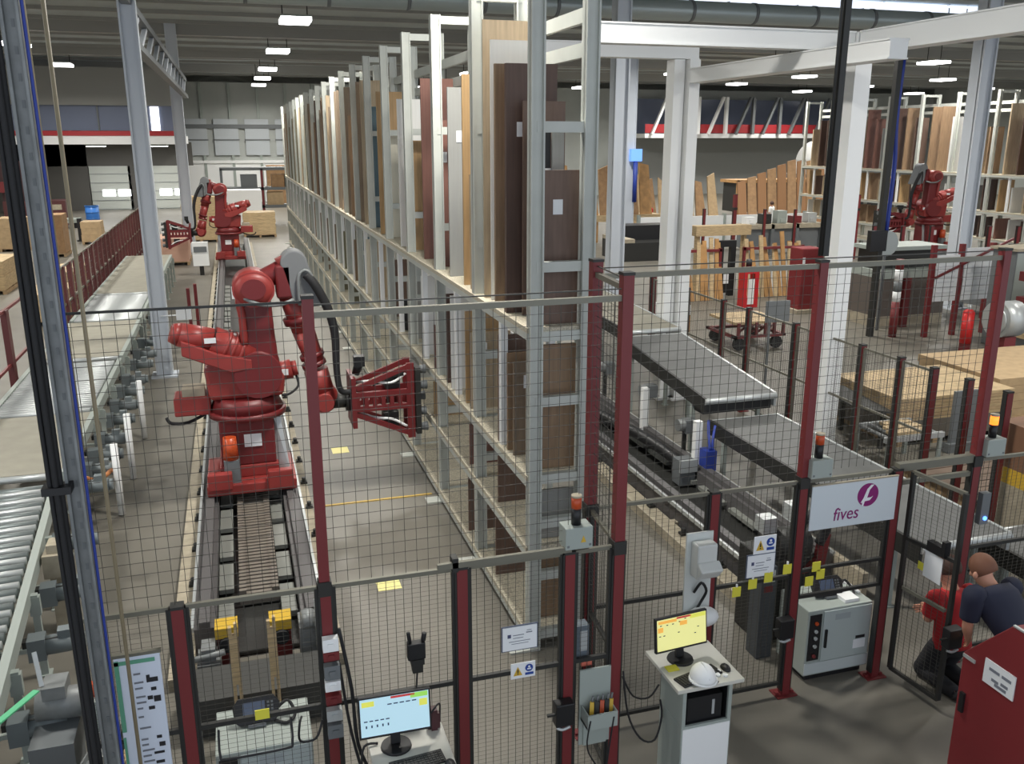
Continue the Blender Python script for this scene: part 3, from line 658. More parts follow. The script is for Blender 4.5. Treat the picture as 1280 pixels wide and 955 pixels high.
# ---------------------------------------------------------------- things on the fence
def bars_of_text(mb, o, ux, uz, rows):
    """rows of thin print: (x0, x1, z) in sign units"""
    o = Vector(o); ux = Vector(ux); uz = Vector(uz)
    for x0, x1, z, h in rows:
        mb.quad(o+ux*x0+uz*z, o+ux*x1+uz*z, o+ux*x1+uz*(z+h), o+ux*x0+uz*(z+h))
    return mb
def notice(label, x0, x1, y, z0, z1, warn=False):
    t = thing('notice_sign' if not warn else 'warning_sign', label, 'sign', ((x0+x1)/2, y, z0))
    MB().box(x0,x1,y,y+.006,z0,z1).build('plate', M_paper, t)
    w = x1-x0; h = z1-z0; yy = y-.001
    if warn:
        MB().prism([(x0+.1*w,yy-.001,z0+.2*h),(x0+.46*w,yy-.001,z0+.2*h),(x0+.28*w,yy-.001,z0+.78*h)], (0,.001,0)).build('warning_triangle', M_yellow, t)
        MB().prism([(x0+.25*w,yy-.003,z0+.4*h),(x0+.31*w,yy-.003,z0+.4*h),(x0+.3*w,yy-.003,z0+.62*h),(x0+.26*w,yy-.003,z0+.62*h)], (0,.001,0)).box(x0+.25*w,x0+.31*w,yy-.003,yy-.002,z0+.29*h,z0+.35*h).build('exclamation_mark', M_inkd, t)
        MB().cyl((x0+.74*w,yy,z0+.62*h),(x0+.74*w,yy-.002,z0+.62*h),.24*h,n=20).build('blue_disc', M_blue, t)
        MB().box(x0+.66*w,x0+.82*w,yy-.004,yy-.002,z0+.52*h,z0+.6*h).cyl((x0+.74*w,yy-.002,z0+.7*h),(x0+.74*w,yy-.004,z0+.7*h),.07*h,n=12).build('helmet_pictogram', M_paper, t)
        MB().box(x0+.58*w,x0+.92*w,yy-.002,yy,z0+.16*h,z0+.32*h).build('caption', M_blue, t)
    else:
        MB().box(x0-.008,x1+.008,y+.004,y+.012,z0-.008,z1+.008).build('frame', mat('slate_frame', (84,92,110), .5), t)
        b = MB(); bars_of_text(b, (x0,yy,z0), (w,0,0), (0,0,h), [(.3,.62,.62,.035),(.3,.6,.5,.03),(.18,.8,.36,.03),(.25,.75,.26,.025),(.68,.86,.68,.05),(.7,.84,.78,.03)])
        b.build('print', M_ink, t, kind='stuff')
        MB().box(x0+.14*w,x0+.24*w,yy-.001,yy,z0+.55*h,z0+.7*h).build('small_emblem', mat('emblem_slate', (74,78,110), .6), t)
    return t
notice('white notice in a grey frame on the gate left of the red gate post', 1.55, 1.8, 5.265, 1.36, 1.54)
notice('yellow triangle and blue disc warning sign under the framed notice', 1.61, 1.79, 5.265, 1.13, 1.25, True)
notice('white notice on the gate with the four yellow notes', 3.89, 4.15, 5.935, 1.23, 1.43)
notice('warning sign with yellow triangle above the right gate notice', 3.94, 4.15, 5.935, 1.44, 1.6, True)
for k, (x, z) in enumerate(((3.8,1.12),(3.95,1.17),(4.1,1.21),(4.28,1.26))):
    n = thing('sticky_note', 'yellow note on the right gate, %s from the left' % ORD[k], 'note', (x, 5.93, z), 'yellow notes on the right gate')
    MB().box(x-.04,x+.04,5.928,5.934,z-.045,z+.045).build('sheet', M_note, n); MB().box(x-.006,x+.006,5.926,5.94,z+.045,z+.07).build('clip', M_white, n)
for k, (x, z) in enumerate(((4.57,1.24),(4.62,1.16),(4.51,1.11))):
    solo(MB().box(x-.04,x+.04,5.928,5.934,z-.045,z+.045), 'sticky_note', M_note, 'yellow note below the logo sign, %s of three' % ('top','right','lower left')[k], 'note')
solo(MB().box(5.449,5.453,5.66,5.72,1.2,1.27), 'sticky_note', M_note, 'yellow note hanging on the open gate', 'note')
n = thing('notice_sign', 'white paper notice on the open gate', 'sign', (5.45, 5.5, 1.42))
MB().box(5.455,5.46,5.46,5.66,1.16,1.4).build('plate', M_paper, n)
solo(MB().box(5.44,5.5,5.44,5.64,1.42,1.5).box(5.44,5.5,5.44,5.48,1.5,1.56), 'gate_bracket', M_black, 'black latch bracket above the notice on the open gate', 'bracket')
# logo sign
s = thing('logo_sign', 'white company sign with purple round emblem on the fence', 'sign', (4.86, 5.9, 1.8))
MB().box(4.44, 5.3, 5.905, 5.915, 1.6, 2.0).build('plate', mat('sign_white', (206,214,218), .5), s)
MB().box(4.44, 5.3, 5.9, 5.92, 2.0, 2.012).build('edge', M_cream, s)
def text_obj(txt, name, m, parent, origin, size, shear=0, sx=1.0):
    cu = bpy.data.curves.new(name, 'FONT'); cu.body = txt; cu.size = size; cu.shear = shear; cu.extrude = .001
    o = bpy.data.objects.new(name, cu); COL.objects.link(o)
    dg = bpy.context.evaluated_depsgraph_get(); me = bpy.data.meshes.new_from_object(o.evaluated_get(dg))
    bpy.data.objects.remove(o); bpy.data.curves.remove(cu)
    me.materials.clear(); me.materials.append(m)
    o = bpy.data.objects.new(name, me); COL.objects.link(o); o.parent = parent
    o.rotation_euler = (math.pi/2, 0, 0); o.location = Vector(origin)-root_off(parent); o.scale = (sx, 1, 1)
    return o
text_obj('fives', 'lettering', M_purple, s, (4.665, 5.9025, 1.665), .165, .12, .88)
e = MB().cyl((5.0,5.905,1.865),(5.0,5.901,1.865),.105,n=32).build('round_emblem', M_purple, s)
MB().prism([(4.93,5.898,1.80),(4.955,5.898,1.84),(4.985,5.898,1.92),(5.02,5.898,1.955),(5.05,5.898,1.955),(5.01,5.898,1.91),(4.99,5.898,1.84),(5.03,5.898,1.84),(5.05,5.898,1.85),(5.02,5.898,1.815),(4.97,5.898,1.81),(4.96,5.898,1.77),(4.945,5.898,1.77),(4.945,5.898,1.8)], (0,.002,0)).build('emblem_stroke', M_paper, e)
# beacons
M_blit = mat('beacon_lit', (255,120,40), .3, emit=2.5)
for lab, x, y, m in (('grey lamp box with dark orange beacon on the gate post by the tool tray', 2.09, 5.3, M_orange), ('grey lamp box with beacon beside the logo sign', 4.5, 5.95, M_orange), ('grey lamp box with lit orange beacon at the right', 6.3, 5.95, M_blit)):
    t = thing('beacon_unit', lab, 'beacon', (x, y, 2.1))
    MB().box(x-.1,x+.1,y-.07,y+.07,2.08,2.24).build('box', M_grey, t, bevel=.006)
    MB().cyl((x,y,2.24),(x,y,2.36),.035,n=14).build('lower_stack', M_black, t)
    MB().cyl((x,y,2.36),(x,y,2.44),.036,n=14).build('beacon', m, t); MB().cyl((x,y,2.44),(x,y,2.455),.037,n=14).build('cap', M_cream, t)
    if x < 3: MB().prism([(x+.01,y-.072,2.13),(x+.05,y-.072,2.13),(x+.03,y-.072,2.18)], (0,.001,0)).build('warning_triangle', M_yellow, t)
    for sx in (-.08,.08): MB().box(x+sx-.008,x+sx+.008,y-.073,y-.07,2.1,2.116).build('screw', M_mgrey, t)
# latches
for lab, x, y, z in (('black gate latch on the gate post left of the tool tray', 1.99, 5.22, .82), ('black gate latch left of the pale control cabinet', 4.28, 5.9, .72), ('black gate latch on the open gate by the workers', 5.47, 5.27, .78)):
    t = thing('gate_latch', lab, 'latch', (x, y, z))
    MB().box(x-.07,x+.07,y-.05,y+.04,z-.09,z+.09).build('housing', M_black, t, bevel=.008); MB().box(x-.13,x-.07,y-.03,y-.01,z,z+.015).build('lever', M_dark, t)
    MB().tube([(x-.06,y-.03,z-.1),(x-.02,y-.04,z-.115),(x+.04,y-.04,z-.1)], .012).build('handle', M_lsteel, t)
# radio holder on the fence
t = thing('hand_scanner', 'black hand scanner in its holder on the mesh behind the left monitor', 'scanner', (.94, 5.26, 1.4))
MB().box(.88,1.0,5.22,5.28,1.44,1.56).cyl((.9,5.25,1.56),(.89,5.25,1.64),.014,n=8).cyl((.99,5.25,1.56),(1.0,5.25,1.62),.018,n=8).build('scanner_body', M_black, t, bevel=.01)
MB().box(.91,.98,5.22,5.28,1.34,1.4).box(.9,.99,5.215,5.28,1.4,1.44).build('holder', M_dark, t)
MB().tube([(.945,5.25,1.34),(.93,5.24,1.2),(.9,5.22,1.08),(.89,5.18,1.0)], .006).build('cord', M_rubber, t)
# instruction board
t = thing('instruction_board', 'white instruction board with green edge and dark pictograms at bottom left', 'board', (-.77, 5.22, .95))
MB().box(-.9,-.64,5.22,5.24,.9,1.79).build('panel', mat('sheet_blue_white', (214,222,236), .5), t)
MB().box(-.9,-.875,5.215,5.22,1.28,1.77).box(-.9,-.885,5.215,5.22,.95,1.24).box(-.9,-.67,5.215,5.22,1.74,1.765).build('green_edge', M_gtrim, t)
MB().box(-.91,-.63,5.215,5.245,1.79,1.81).build('frame', M_rail, t)
b = MB(); r = random.Random(3)
for z in (1.66,1.6,1.56,1.5,1.46,1.42,1.36,1.28,1.2,1.16,1.12,1.08,1.04): b.box(-.8,-.8+.03+.04*r.random(),5.217,5.219,z,z+.012)
b.build('print', M_ink, t, kind='stuff'); b = MB()
for x,z,w,h in ((-.73,1.6,.02,.05),(-.71,1.6,.045,.03),(-.71,1.54,.03,.022),(-.735,1.48,.03,.025),(-.7,1.46,.04,.04),(-.735,1.41,.035,.022),(-.71,1.2,.03,.02),(-.7,1.14,.035,.03),(-.735,1.09,.06,.016),(-.73,1.02,.05,.02)): b.box(x,x+w,5.216,5.219,z,z+h)
b.build('pictograms', M_inkd, t, kind='stuff')
# switch boxes on the tall post
for k, (z, m, h) in enumerate(((1.66,M_white,.09),(1.58,M_red,.06),(1.46,M_mgrey,.1),(1.36,M_white,.07),(1.26,M_red,.06),(1.14,M_lsteel,.08),(1.02,M_mgrey,.1))):
    solo(MB().box(.33,.43,5.2,5.255,z-h/2,z+h/2).box(.36,.4,5.19,5.2,z-.015,z+.015), 'switch_box', m, 'small switch box on the tall post before the track, %s from the top' % ORD[k], 'switch', (.38, 5.23, z))
solo(MB().tube([(.44,5.24,1.75),(.5,5.22,1.3),(.52,5.2,.9),(.62,5.15,.62),(.75,5.05,.4),(.7,5.0,.2)], .012).tube([(.43,5.24,1.5),(.48,5.2,1.0),(.56,5.1,.6)], .01), 'hanging_cable', M_rubber, 'black cables looping down right of the tall post', 'cable')
# tool tray
t = thing('tool_tray', 'grey wall tray full of tools hanging on the narrow mesh panel', 'tray', (2.24, 5.2, .5))
MB().box(2.12,2.36,5.235,5.25,.5,1.12).build('back_plate', M_grey, t)
MB().box(2.13,2.36,5.1,5.235,.72,.74).box(2.13,2.36,5.09,5.1,.72,.84).box(2.13,2.14,5.1,5.235,.72,.84).box(2.35,2.36,5.1,5.235,.72,.84).build('bin', M_grey, t)
MB().box(2.15,2.33,5.22,5.235,.5,.72).build('lower_plate', M_grey, t)
for k, (x, m) in enumerate(((2.18,M_yellow),(2.22,M_dark),(2.26,M_orange),(2.3,M_black),(2.33,M_yellow))):
    tl = thing('hand_tool', '%s hand tool in the grey tray, %s from the left' % (('yellow','dark','orange','black','yellow')[k], ORD[k]), 'tool', (x, 5.17, .75))
    MB().bar((x,5.15,.745),(x+.02,5.19,.88),.03,.025).build('grip', m, tl); MB().cyl((x+.02,5.19,.88),(x+.03,5.2,.92),.008).build('shank', M_steel, tl)
solo(MB().tube([(2.15,5.09,.8),(2.12,5.07,.6),(2.2,5.06,.42),(2.24,5.06,.3),(2.27,5.06,.42),(2.3,5.08,.6),(2.33,5.09,.8)], .006), 'hanging_cable', M_rubber, 'thin cable loop hanging under the grey tool tray', 'cable')
t = thing('control_box', 'small blue-grey control box on the mesh above the tool tray', 'box', (2.2, 5.33, 1.2))
MB().box(2.1,2.22,5.33,5.42,1.14,1.42).build('case', mat('slate_box', (98,108,116), .5), t); MB().box(2.15,2.21,5.325,5.33,1.22,1.38).build('door_label', M_lsteel, t); MB().box(2.16,2.24,5.31,5.33,1.1,1.17).build('red_sticker', mat('salmon', (212,112,92), .5), t)
# plastic bin with bags, left of post behind the right monitor
t = thing('wall_dispenser', 'pale wall board with paper dispenser and white bag behind the right monitor', 'dispenser', (3.42, 5.9, 1.2))
MB().box(3.3,3.54,5.92,5.94,1.0,1.72).build('back_board', mat('pale_plastic', (206,210,206), .5), t)
MB().box(3.34,3.52,5.8,5.92,1.36,1.66).prism([(3.34,5.8,1.36),(3.34,5.72,1.46),(3.34,5.8,1.52)], (.2,0,0)).build('dispenser', mat('dispenser_white', (200,202,198), .5), t, bevel=.015)
MB().sph((3.44,5.84,1.0),(.14,.1,.08)).build('white_bag', M_white, t)
MB().tube([(3.38,5.9,1.2),(3.42,5.86,1.3),(3.47,5.86,1.22),(3.44,5.88,1.12),(3.4,5.88,1.05)], .012).build('hook_loop', M_black, t)
solo(MB().tube([(2.46,5.24,1.05),(2.5,5.22,.7),(2.6,5.2,.48),(2.72,5.2,.44),(2.78,5.22,.62),(2.77,5.24,.75)], .008).tube([(2.46,5.25,1.0),(2.55,5.25,.82),(2.68,5.25,.78),(2.77,5.27,.86)], .007), 'hanging_cable', M_rubber, 'black cables looping from the corner post to the right workstation', 'cable')
t = thing('access_reader', 'small grey key reader with a blue light on the right tall post', 'reader', (6.3, 5.92, 1.5))
MB().box(6.25,6.34,5.9,5.96,1.42,1.72).build('case', M_mgrey, t); MB().cyl((6.3,5.9,1.48),(6.3,5.89,1.48),.02).build('light', mat('blue_light', (80,130,255), .4, emit=4), t)
# ================================================================ workstations, cabinets
M_scr1 = mat('screen_blue', (176,208,220), .4, emit=.55); M_scr2 = mat('screen_yellow', (232,228,150), .4, emit=.5)
M_sy = mat('screen_patch_yellow', (214,214,90), .4, emit=.5); M_sr = mat('screen_patch_red', (190,60,60), .4, emit=.4); M_so = mat('screen_patch_orange', (240,176,80), .4, emit=.5); M_sg = mat('screen_patch_green', (150,210,90), .4, emit=.5); M_sd = mat('screen_dark', (50,80,100), .4)
def monitor(label, x, y, z, w, h, yaw, scr, kind):
    t = thing('monitor', label, 'monitor', (x, y, z))
    R = Matrix.Translation((x, y, z)) @ RZ(yaw) @ Matrix.Translation((0,0,.1)) @ Matrix.Rotation(-.12, 4, 'X')
    MB().box(-w/2,w/2,0,.03,0,h).xform(R).build('housing', M_black, t, bevel=.004)
    MB().box(-w/2+.012,w/2-.012,-.003,0,.018,h-.012).xform(R).build('screen', scr, t)
    f = lambda a,b,c,d: MB().box(-w/2+w*a,-w/2+w*b,-.005,-.003,h*c,h*d).xform(R)
    if kind == 'blue':
        f(.45,.78,.9,.95).build('screen_bar', M_sr, t); f(.72,.96,.84,.95).build('screen_bar', M_sg, t); f(.05,.22,.78,.9).build('screen_patch', M_sy, t); f(.84,.95,.62,.78).build('screen_patch', M_sy, t)
        m = MB()
        for i in range(5): m.v += []; m2 = f(.4+.085*i,.46+.085*i,.76,.785); m._add(m2.v, m2.f); m2 = f(.07+.075*i,.12+.075*i,.42,.445); m._add(m2.v, m2.f); m2 = f(.09+.075*i,.11+.075*i,.27,.33); m._add(m2.v, m2.f)
        m.build('screen_print', M_sd, t, kind='stuff')
    else:
        f(.4,.68,.9,.95).build('screen_bar', M_sr, t); f(.66,.96,.84,.95).build('screen_patch', M_sy, t); f(.04,.14,.6,.74).build('screen_patch', M_so, t); f(.05,.4,.84,.92).build('screen_bar', M_so, t); f(.46,.6,.7,.82).build('screen_patch', M_so, t)
        m = MB()
        for a, b in ((.08,.78),(.2,.77),(.31,.77),(.44,.8),(.55,.86),(.06,.48),(.14,.48),(.42,.5),(.8,.55),(.74,.38)): m2 = f(a,a+.035,b,b+.025); m._add(m2.v, m2.f)
        m.build('screen_print', M_sd, t, kind='stuff')
    MB().bar((x,y+.035,z+.02),(x,y+.06,z+.2),.06,.03).build('neck', M_black, t)
    MB().cyl((x,y+.02,z),(x,y+.02,z+.015),.1,.095,n=20).build('foot', M_black, t)
    return t
def keyboard(label, x, y, z, w, d, yaw):
    t = thing('keyboard', label, 'keyboard', (x, y, z)); R = Matrix.Translation((x,y,z)) @ RZ(yaw)
    MB().box(-w/2,w/2,-d/2,d/2,0,.014).xform(R).build('case', M_black, t)
    k = MB()
    for i in range(14):
        for j in range(5): k.box(-w/2+.01+i*(w-.02)/14,-w/2+.006+(i+1)*(w-.02)/14-.002,-d/2+.01+j*(d-.02)/5,-d/2+.006+(j+1)*(d-.02)/5,.014,.02)
    k.xform(R).build('keys', M_dark, t, kind='stuff'); return t
def mouse(label, x, y, z):
    t = thing('mouse', label, 'mouse', (x, y, z)); MB().sph((x,y,z+.004),(.034,.052,.03),14,6,1,0).build('shell', M_black, t); MB().cyl((x,y+.03,z+.024),(x,y+.014,z+.034),.005,n=8).build('wheel', M_dark, t); return t
# right workstation
t = thing('workstation', 'pale standing workstation with dark open shelf on the bare floor by the fence', 'desk', (3.0, 5.15, 0))
MB().box(2.73,3.26,4.9,5.44,1.02,1.05).build('desk_top', mat('desk_pale', (204,202,192), .5), t, bevel=.004)
b = MB().box(2.8,3.2,4.95,5.3,0,.7).box(2.8,2.83,4.95,5.3,.7,1.02).box(3.17,3.2,4.95,5.3,.7,1.02).box(2.83,3.17,5.27,5.3,.7,1.02); b.build('pedestal', M_grey, t, bevel=.004)
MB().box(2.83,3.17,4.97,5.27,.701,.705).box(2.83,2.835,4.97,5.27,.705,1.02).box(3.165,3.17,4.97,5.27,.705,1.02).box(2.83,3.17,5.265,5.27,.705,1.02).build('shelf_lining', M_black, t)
MB().box(2.81,3.19,4.945,4.95,.02,.68).build('front_panel', M_white, t)
pc = thing('computer_case', 'black computer lying on the open shelf of the right workstation', 'computer', (3.0, 5.1, .706)); MB().box(2.86,3.14,4.99,5.25,.706,.9).build('case', M_black, pc); MB().box(3.06,3.08,4.985,4.99,.74,.86).build('silver_strip', M_lsteel, pc)
monitor('monitor with a yellow screen on the right workstation', 2.93, 5.24, 1.05, .44, .27, .08, M_scr2, 'yellow')
keyboard('black keyboard under the white helmet on the right workstation', 2.95, 5.02, 1.05, .36, .12, .25)
t = thing('note_pad', 'yellow note pad left of the keyboard on the right workstation', 'pad', (2.83,5.17,1.05)); MB().box(2.77,2.86,5.13,5.2,1.05,1.058).build('sheets', M_note, t)
mouse('black mouse at the right edge of the right workstation', 3.19, 5.05, 1.05)
t = thing('hard_hat', 'white safety helmet lying on the right workstation', 'helmet', (2.95, 4.955, 1.07))
MB().sph((2.95,4.955,1.085),(.092,.108,.105),20,8,1,0).build('shell', M_white, t)
MB().cyl((2.95,4.95,1.073),(2.95,4.95,1.087),.106,.1,n=24).build('brim', M_white, t)
MB().tube([(2.95,4.86,1.12),(2.95,4.9,1.165),(2.95,4.955,1.194),(2.95,5.01,1.165),(2.95,5.05,1.12)], .01).build('ridge', M_white, t)
MB().tube([(2.86,4.94,1.08),(2.845,4.93,1.065),(2.83,4.95,1.06)], .008).tube([(3.03,4.92,1.08),(3.045,4.9,1.06)], .008).build('chin_strap', M_black, t)
for k, (x, y) in enumerate(((3.09,4.99),(3.12,5.03),(3.08,5.05),(3.14,4.97))): solo(MB().cyl((x,y,1.05),(x,y,1.065),.018,n=10).box(x-.02,x+.02,y-.008,y+.008,1.05,1.06), 'small_fitting', M_white, 'small white fitting beside the helmet, %s of four' % ORD[k], 'fitting')
solo(MB().tube([(3.22,5.1,1.0),(3.25,5.12,.7),(3.27,5.1,.4),(3.24,5.05,.2),(3.26,5.0,.06)], .018).tube([(3.21,5.2,.9),(3.25,5.2,.5),(3.26,5.15,.05)], .02).box(3.22,3.28,4.95,5.12,.0,.2), 'cable_drop', M_rubber, 'black cables and plug block down the right side of the right workstation', 'cable')
# left workstation
t = thing('workstation', 'pale workstation cut by the bottom edge, with a blue lit monitor', 'desk', (.8, 4.78, 0))
MB().box(.56,1.06,4.5,5.06,1.02,1.05).build('desk_top', mat('desk_pale', (204,202,192), .5), t, bevel=.004); MB().box(.62,1.0,4.55,4.95,0,1.02).build('pedestal', M_grey, t)
monitor('monitor with a pale blue screen on the left workstation', .73, 4.88, 1.05, .46, .28, -.02, M_scr1, 'blue')
keyboard('dark keyboard before the blue monitor on the left workstation', .83, 4.7, 1.05, .34, .12, .1)
mouse('black mouse right of the keyboard on the left workstation', 1.02, 4.62, 1.05)
t = thing('paper_sheet', 'white paper in front of the keyboard on the left workstation', 'paper', (.85,4.6,1.05)); MB().box(.72,.94,4.55,4.63,1.05,1.052).build('sheet', M_paper, t)
solo(MB().box(.98,1.02,4.98,5.04,1.05,1.2).box(.96,1.04,5.0,5.03,1.05,1.16), 'headset_stand', mat('dark_maroon',(70,34,38),.5), 'dark maroon holder behind the blue monitor', 'holder')
solo(MB().tube([(.95,4.93,1.2),(1.03,4.98,1.25),(1.06,5.1,1.08),(1.05,5.12,.8)], .006).tube([(.62,4.95,1.06),(.53,4.94,1.06),(.5,4.9,.9),(.46,4.9,.5),(.45,4.95,.1)], .008), 'monitor_cable', M_rubber, 'thin black cable behind the blue monitor', 'cable')
# control cabinets
def cabinet(label, x0, x1, y0, y1, h):
    t = thing('control_cabinet', label, 'cabinet', ((x0+x1)/2, (y0+y1)/2, 0))
    MB().box(x0,x1,y0,y1,.06,h).build('housing', M_grey, t, bevel=.008)
    MB().box(x0+.04,x1-.04,y0+.03,y1-.03,0,.06).build('plinth', M_black, t)
    MB().box(x0+.02,x0+.14,y0-.008,y0,.22,h-.04).build('operator_strip', M_black, t)
    for k, (z, m) in enumerate(((h-.12,M_orange),(h-.2,M_lsteel),(h-.27,M_lsteel),(h-.35,M_lsteel),(.27,M_red))): MB().cyl((x0+.08,y0-.008,z),(x0+.08,y0-.03,z),.017,n=12).build('knob', m, t)
    d = MB().box(x0+.16,x1-.01,y0-.012,y0,.2,h-.02).build('door', mat('cabinet_grey', (176,186,184), .45), t, bevel=.004)
    MB().box(x0+.18,x0+.2,y0-.03,y0-.012,.34,.52).build('handle', M_black, d); MB().box(x1-.16,x1-.06,y0-.014,y0-.012,.37,.4).build('badge', M_black, d); MB().box(x1-.18,x1-.05,y0-.0135,y0-.012,.27,.36).build('rating_plate', M_paper, d)
    MB().box(x0+.28,x0+.44,y0-.0135,y0-.012,h-.12,h-.06).build('faint_label', mat('pale_grey', (160,168,170), .5), d)
    MB().box(x0,x1,y0-.01,y0,.08,.19).build('kick_panel', mat('cabinet_grey2', (190,198,198), .45), t)
    return t
def pendant(label, x, y, z):
    t = thing('teach_pendant', label, 'pendant', (x, y, z))
    R = Matrix.Translation((x, y, z+.02)) @ Matrix.Rotation(-.5, 4, 'X')
    p = [( -.15,0,.03),(-.12,0,0),(.12,0,0),(.15,0,.03),(.16,0,.13),(.12,0,.18),(-.12,0,.18),(-.16,0,.13)]
    MB().prism(p, (0,.05,0)).xform(R).build('case', M_black, t, bevel=.006)
    MB().box(-.09,.06,-.003,0,.03,.15).xform(R).build('screen', mat('pendant_screen', (92,104,128), .25), t)
    k = MB()
    for i in range(2):
        for j in range(5): k.box(.075+.025*i,.092+.025*i,-.004,0,.03+.024*j,.045+.024*j)
    k.xform(R).build('keys', M_mgrey, t, kind='stuff')
    MB().box(-.06,.06,-.02,.05,-.02,.0).xform(R).build('stand', M_mgrey, t)
    MB().tube([(x+.14,y+.06,z+.08),(x+.22,y+.1,z+.1),(x+.26,y+.02,z+.03),(x+.2,y-.04,z+.015),(x+.12,y+.02,z+.012)], .012).build('cord', M_rubber, t)
    return t
cabinet('pale control cabinet with teach pendant under the logo sign', 4.64, 5.32, 6.06, 6.5, .72)
pendant('black teach pendant standing on the pale control cabinet at the right', 4.98, 6.22, .72)
cabinet('pale control cabinet behind the mesh gate at the bottom left', -.4, .24, 5.45, 5.95, .82)
pendant('black teach pendant on the control cabinet at the bottom left', -.12, 5.7, .82)
solo(MB().box(-.12,-.03,5.262,5.27,1.17,1.24), 'sticky_note', M_note, 'yellow note on the gate above the left teach pendant', 'note')
t = thing('pendant_rack', 'thin black wire rack on the mesh gate at the bottom left', 'rack', (-.05, 5.24, 1.0))
MB().tube([(-.35,5.26,1.15),(-.35,5.2,1.0),(-.3,5.18,.98),(.05,5.18,.98),(.1,5.2,1.0),(.1,5.26,1.15)], .008).tube([(.17,5.26,1.14),(.15,5.2,1.12),(.15,5.2,1.0),(.25,5.2,1.0),(.3,5.24,1.1)], .008).each('wire_loop', M_black, t)
solo(MB().box(5.05,5.2,6.1,6.3,.72,.75).tube([(5.1,6.3,.73),(5.22,6.35,.78),(5.28,6.2,.74)], .015), 'cable_coil', M_white, 'white plug and cable beside the right teach pendant', 'cable')
# machine behind the logo sign
t = thing('drive_unit', 'dark drive unit with curved hoses behind the pale control cabinet', 'machine', (5.0, 7.0, 0))
MB().box(4.6,5.25,6.75,7.2,0,.9).build('body', M_dark, t, bevel=.02); MB().cyl((4.75,6.85,1.0),(5.1,6.85,1.0),.16,n=18).build('drum', M_dark, t)
MB().prism([(5.0,6.7,.72),(5.25,6.7,.75),(5.3,6.7,1.1),(5.2,6.7,1.1),(5.16,6.7,.86)], (0,.06,0)).build('red_bracket', M_robd, t)
MB().tube([(4.9,6.7,1.25),(5.1,6.7,1.35),(5.25,6.72,1.2),(5.2,6.74,1.0)], .05).build('hose', M_rubber, t); MB().box(4.6,4.75,6.8,6.95,1.15,1.3).box(4.9,5.0,6.8,6.95,1.25,1.4).each('valve', M_lsteel, t)
t = thing('service_box', 'blue-grey service box with red sticker left of the control cabinet', 'box', (4.55, 6.55, 0)); MB().box(4.44,4.6,6.52,6.7,0,.95).build('case', mat('dark_box', (70,74,78), .5), t); MB().box(4.46,4.58,6.515,6.52,.8,.92).build('label', M_lsteel, t); MB().box(4.47,4.56,6.514,6.52,.7,.76).build('red_sticker', M_red, t)
# red machine side at the lower right
t = thing('red_machine_cover', 'big dark red machine cover with a white notice, cut by the lower right corner', 'machine', (4.9, 4.2, 0))
MB().prism([(4.88,4.58,0),(4.88,4.58,1.16),(4.88,4.21,1.58),(4.88,3.0,1.58),(4.88,3.0,0)], (.5,0,0)).build('hood', M_cab, t, bevel=.01)
MB().box(4.87,4.88,4.46,4.57,1.135,1.16).build('latch', M_lsteel, t)
MB().bar((4.885,4.2,1.59),(4.885,3.0,1.59),.02,.012).build('edge_strip', M_lsteel, t)
MB().box(4.872,4.88,4.11,4.375,1.055,1.24).build('notice', M_paper, t)
b = MB()
for y0, y1, z in ((4.33,4.24,1.17),(4.22,4.14,1.17),(4.3,4.24,1.1),(4.22,4.16,1.11),(4.27,4.17,1.075)): b.box(4.870,4.873,y1,y0,z,z+.022)
b.build('print', M_ink, t, kind='stuff')
MB().box(4.86,4.88,4.5,4.54,.7,.86).build('side_lock', M_black, t)
# ================================================================ people
def skin(name, verts, edges, radii, root, m, parent=None, sub=2):
    me = bpy.data.meshes.new(name); off = root_off(parent) if parent is not None else Vector((0,0,0))
    me.from_pydata([tuple(Vector(v)-off) for v in verts], edges, [])
    o = bpy.data.objects.new(name, me); COL.objects.link(o)
    o.modifiers.new('skin', 'SKIN')
    for i, r in enumerate(radii):
        sv = me.skin_vertices[0].data[i]; sv.radius = (r, r) if not hasattr(r, '__len__') else r; sv.use_root = (i == root)
    s = o.modifiers.new('sub', 'SUBSURF'); s.levels = s.render_levels = sub
    dg = bpy.context.evaluated_depsgraph_get()
    m2 = bpy.data.meshes.new_from_object(o.evaluated_get(dg))
    bpy.data.objects.remove(o); bpy.data.meshes.remove(me)
    m2.materials.clear(); m2.materials.append(m)
    m2.polygons.foreach_set('use_smooth', [True]*len(m2.polygons))
    o = bpy.data.objects.new(name, m2); COL.objects.link(o)
    if parent is not None: o.parent = parent
    return o
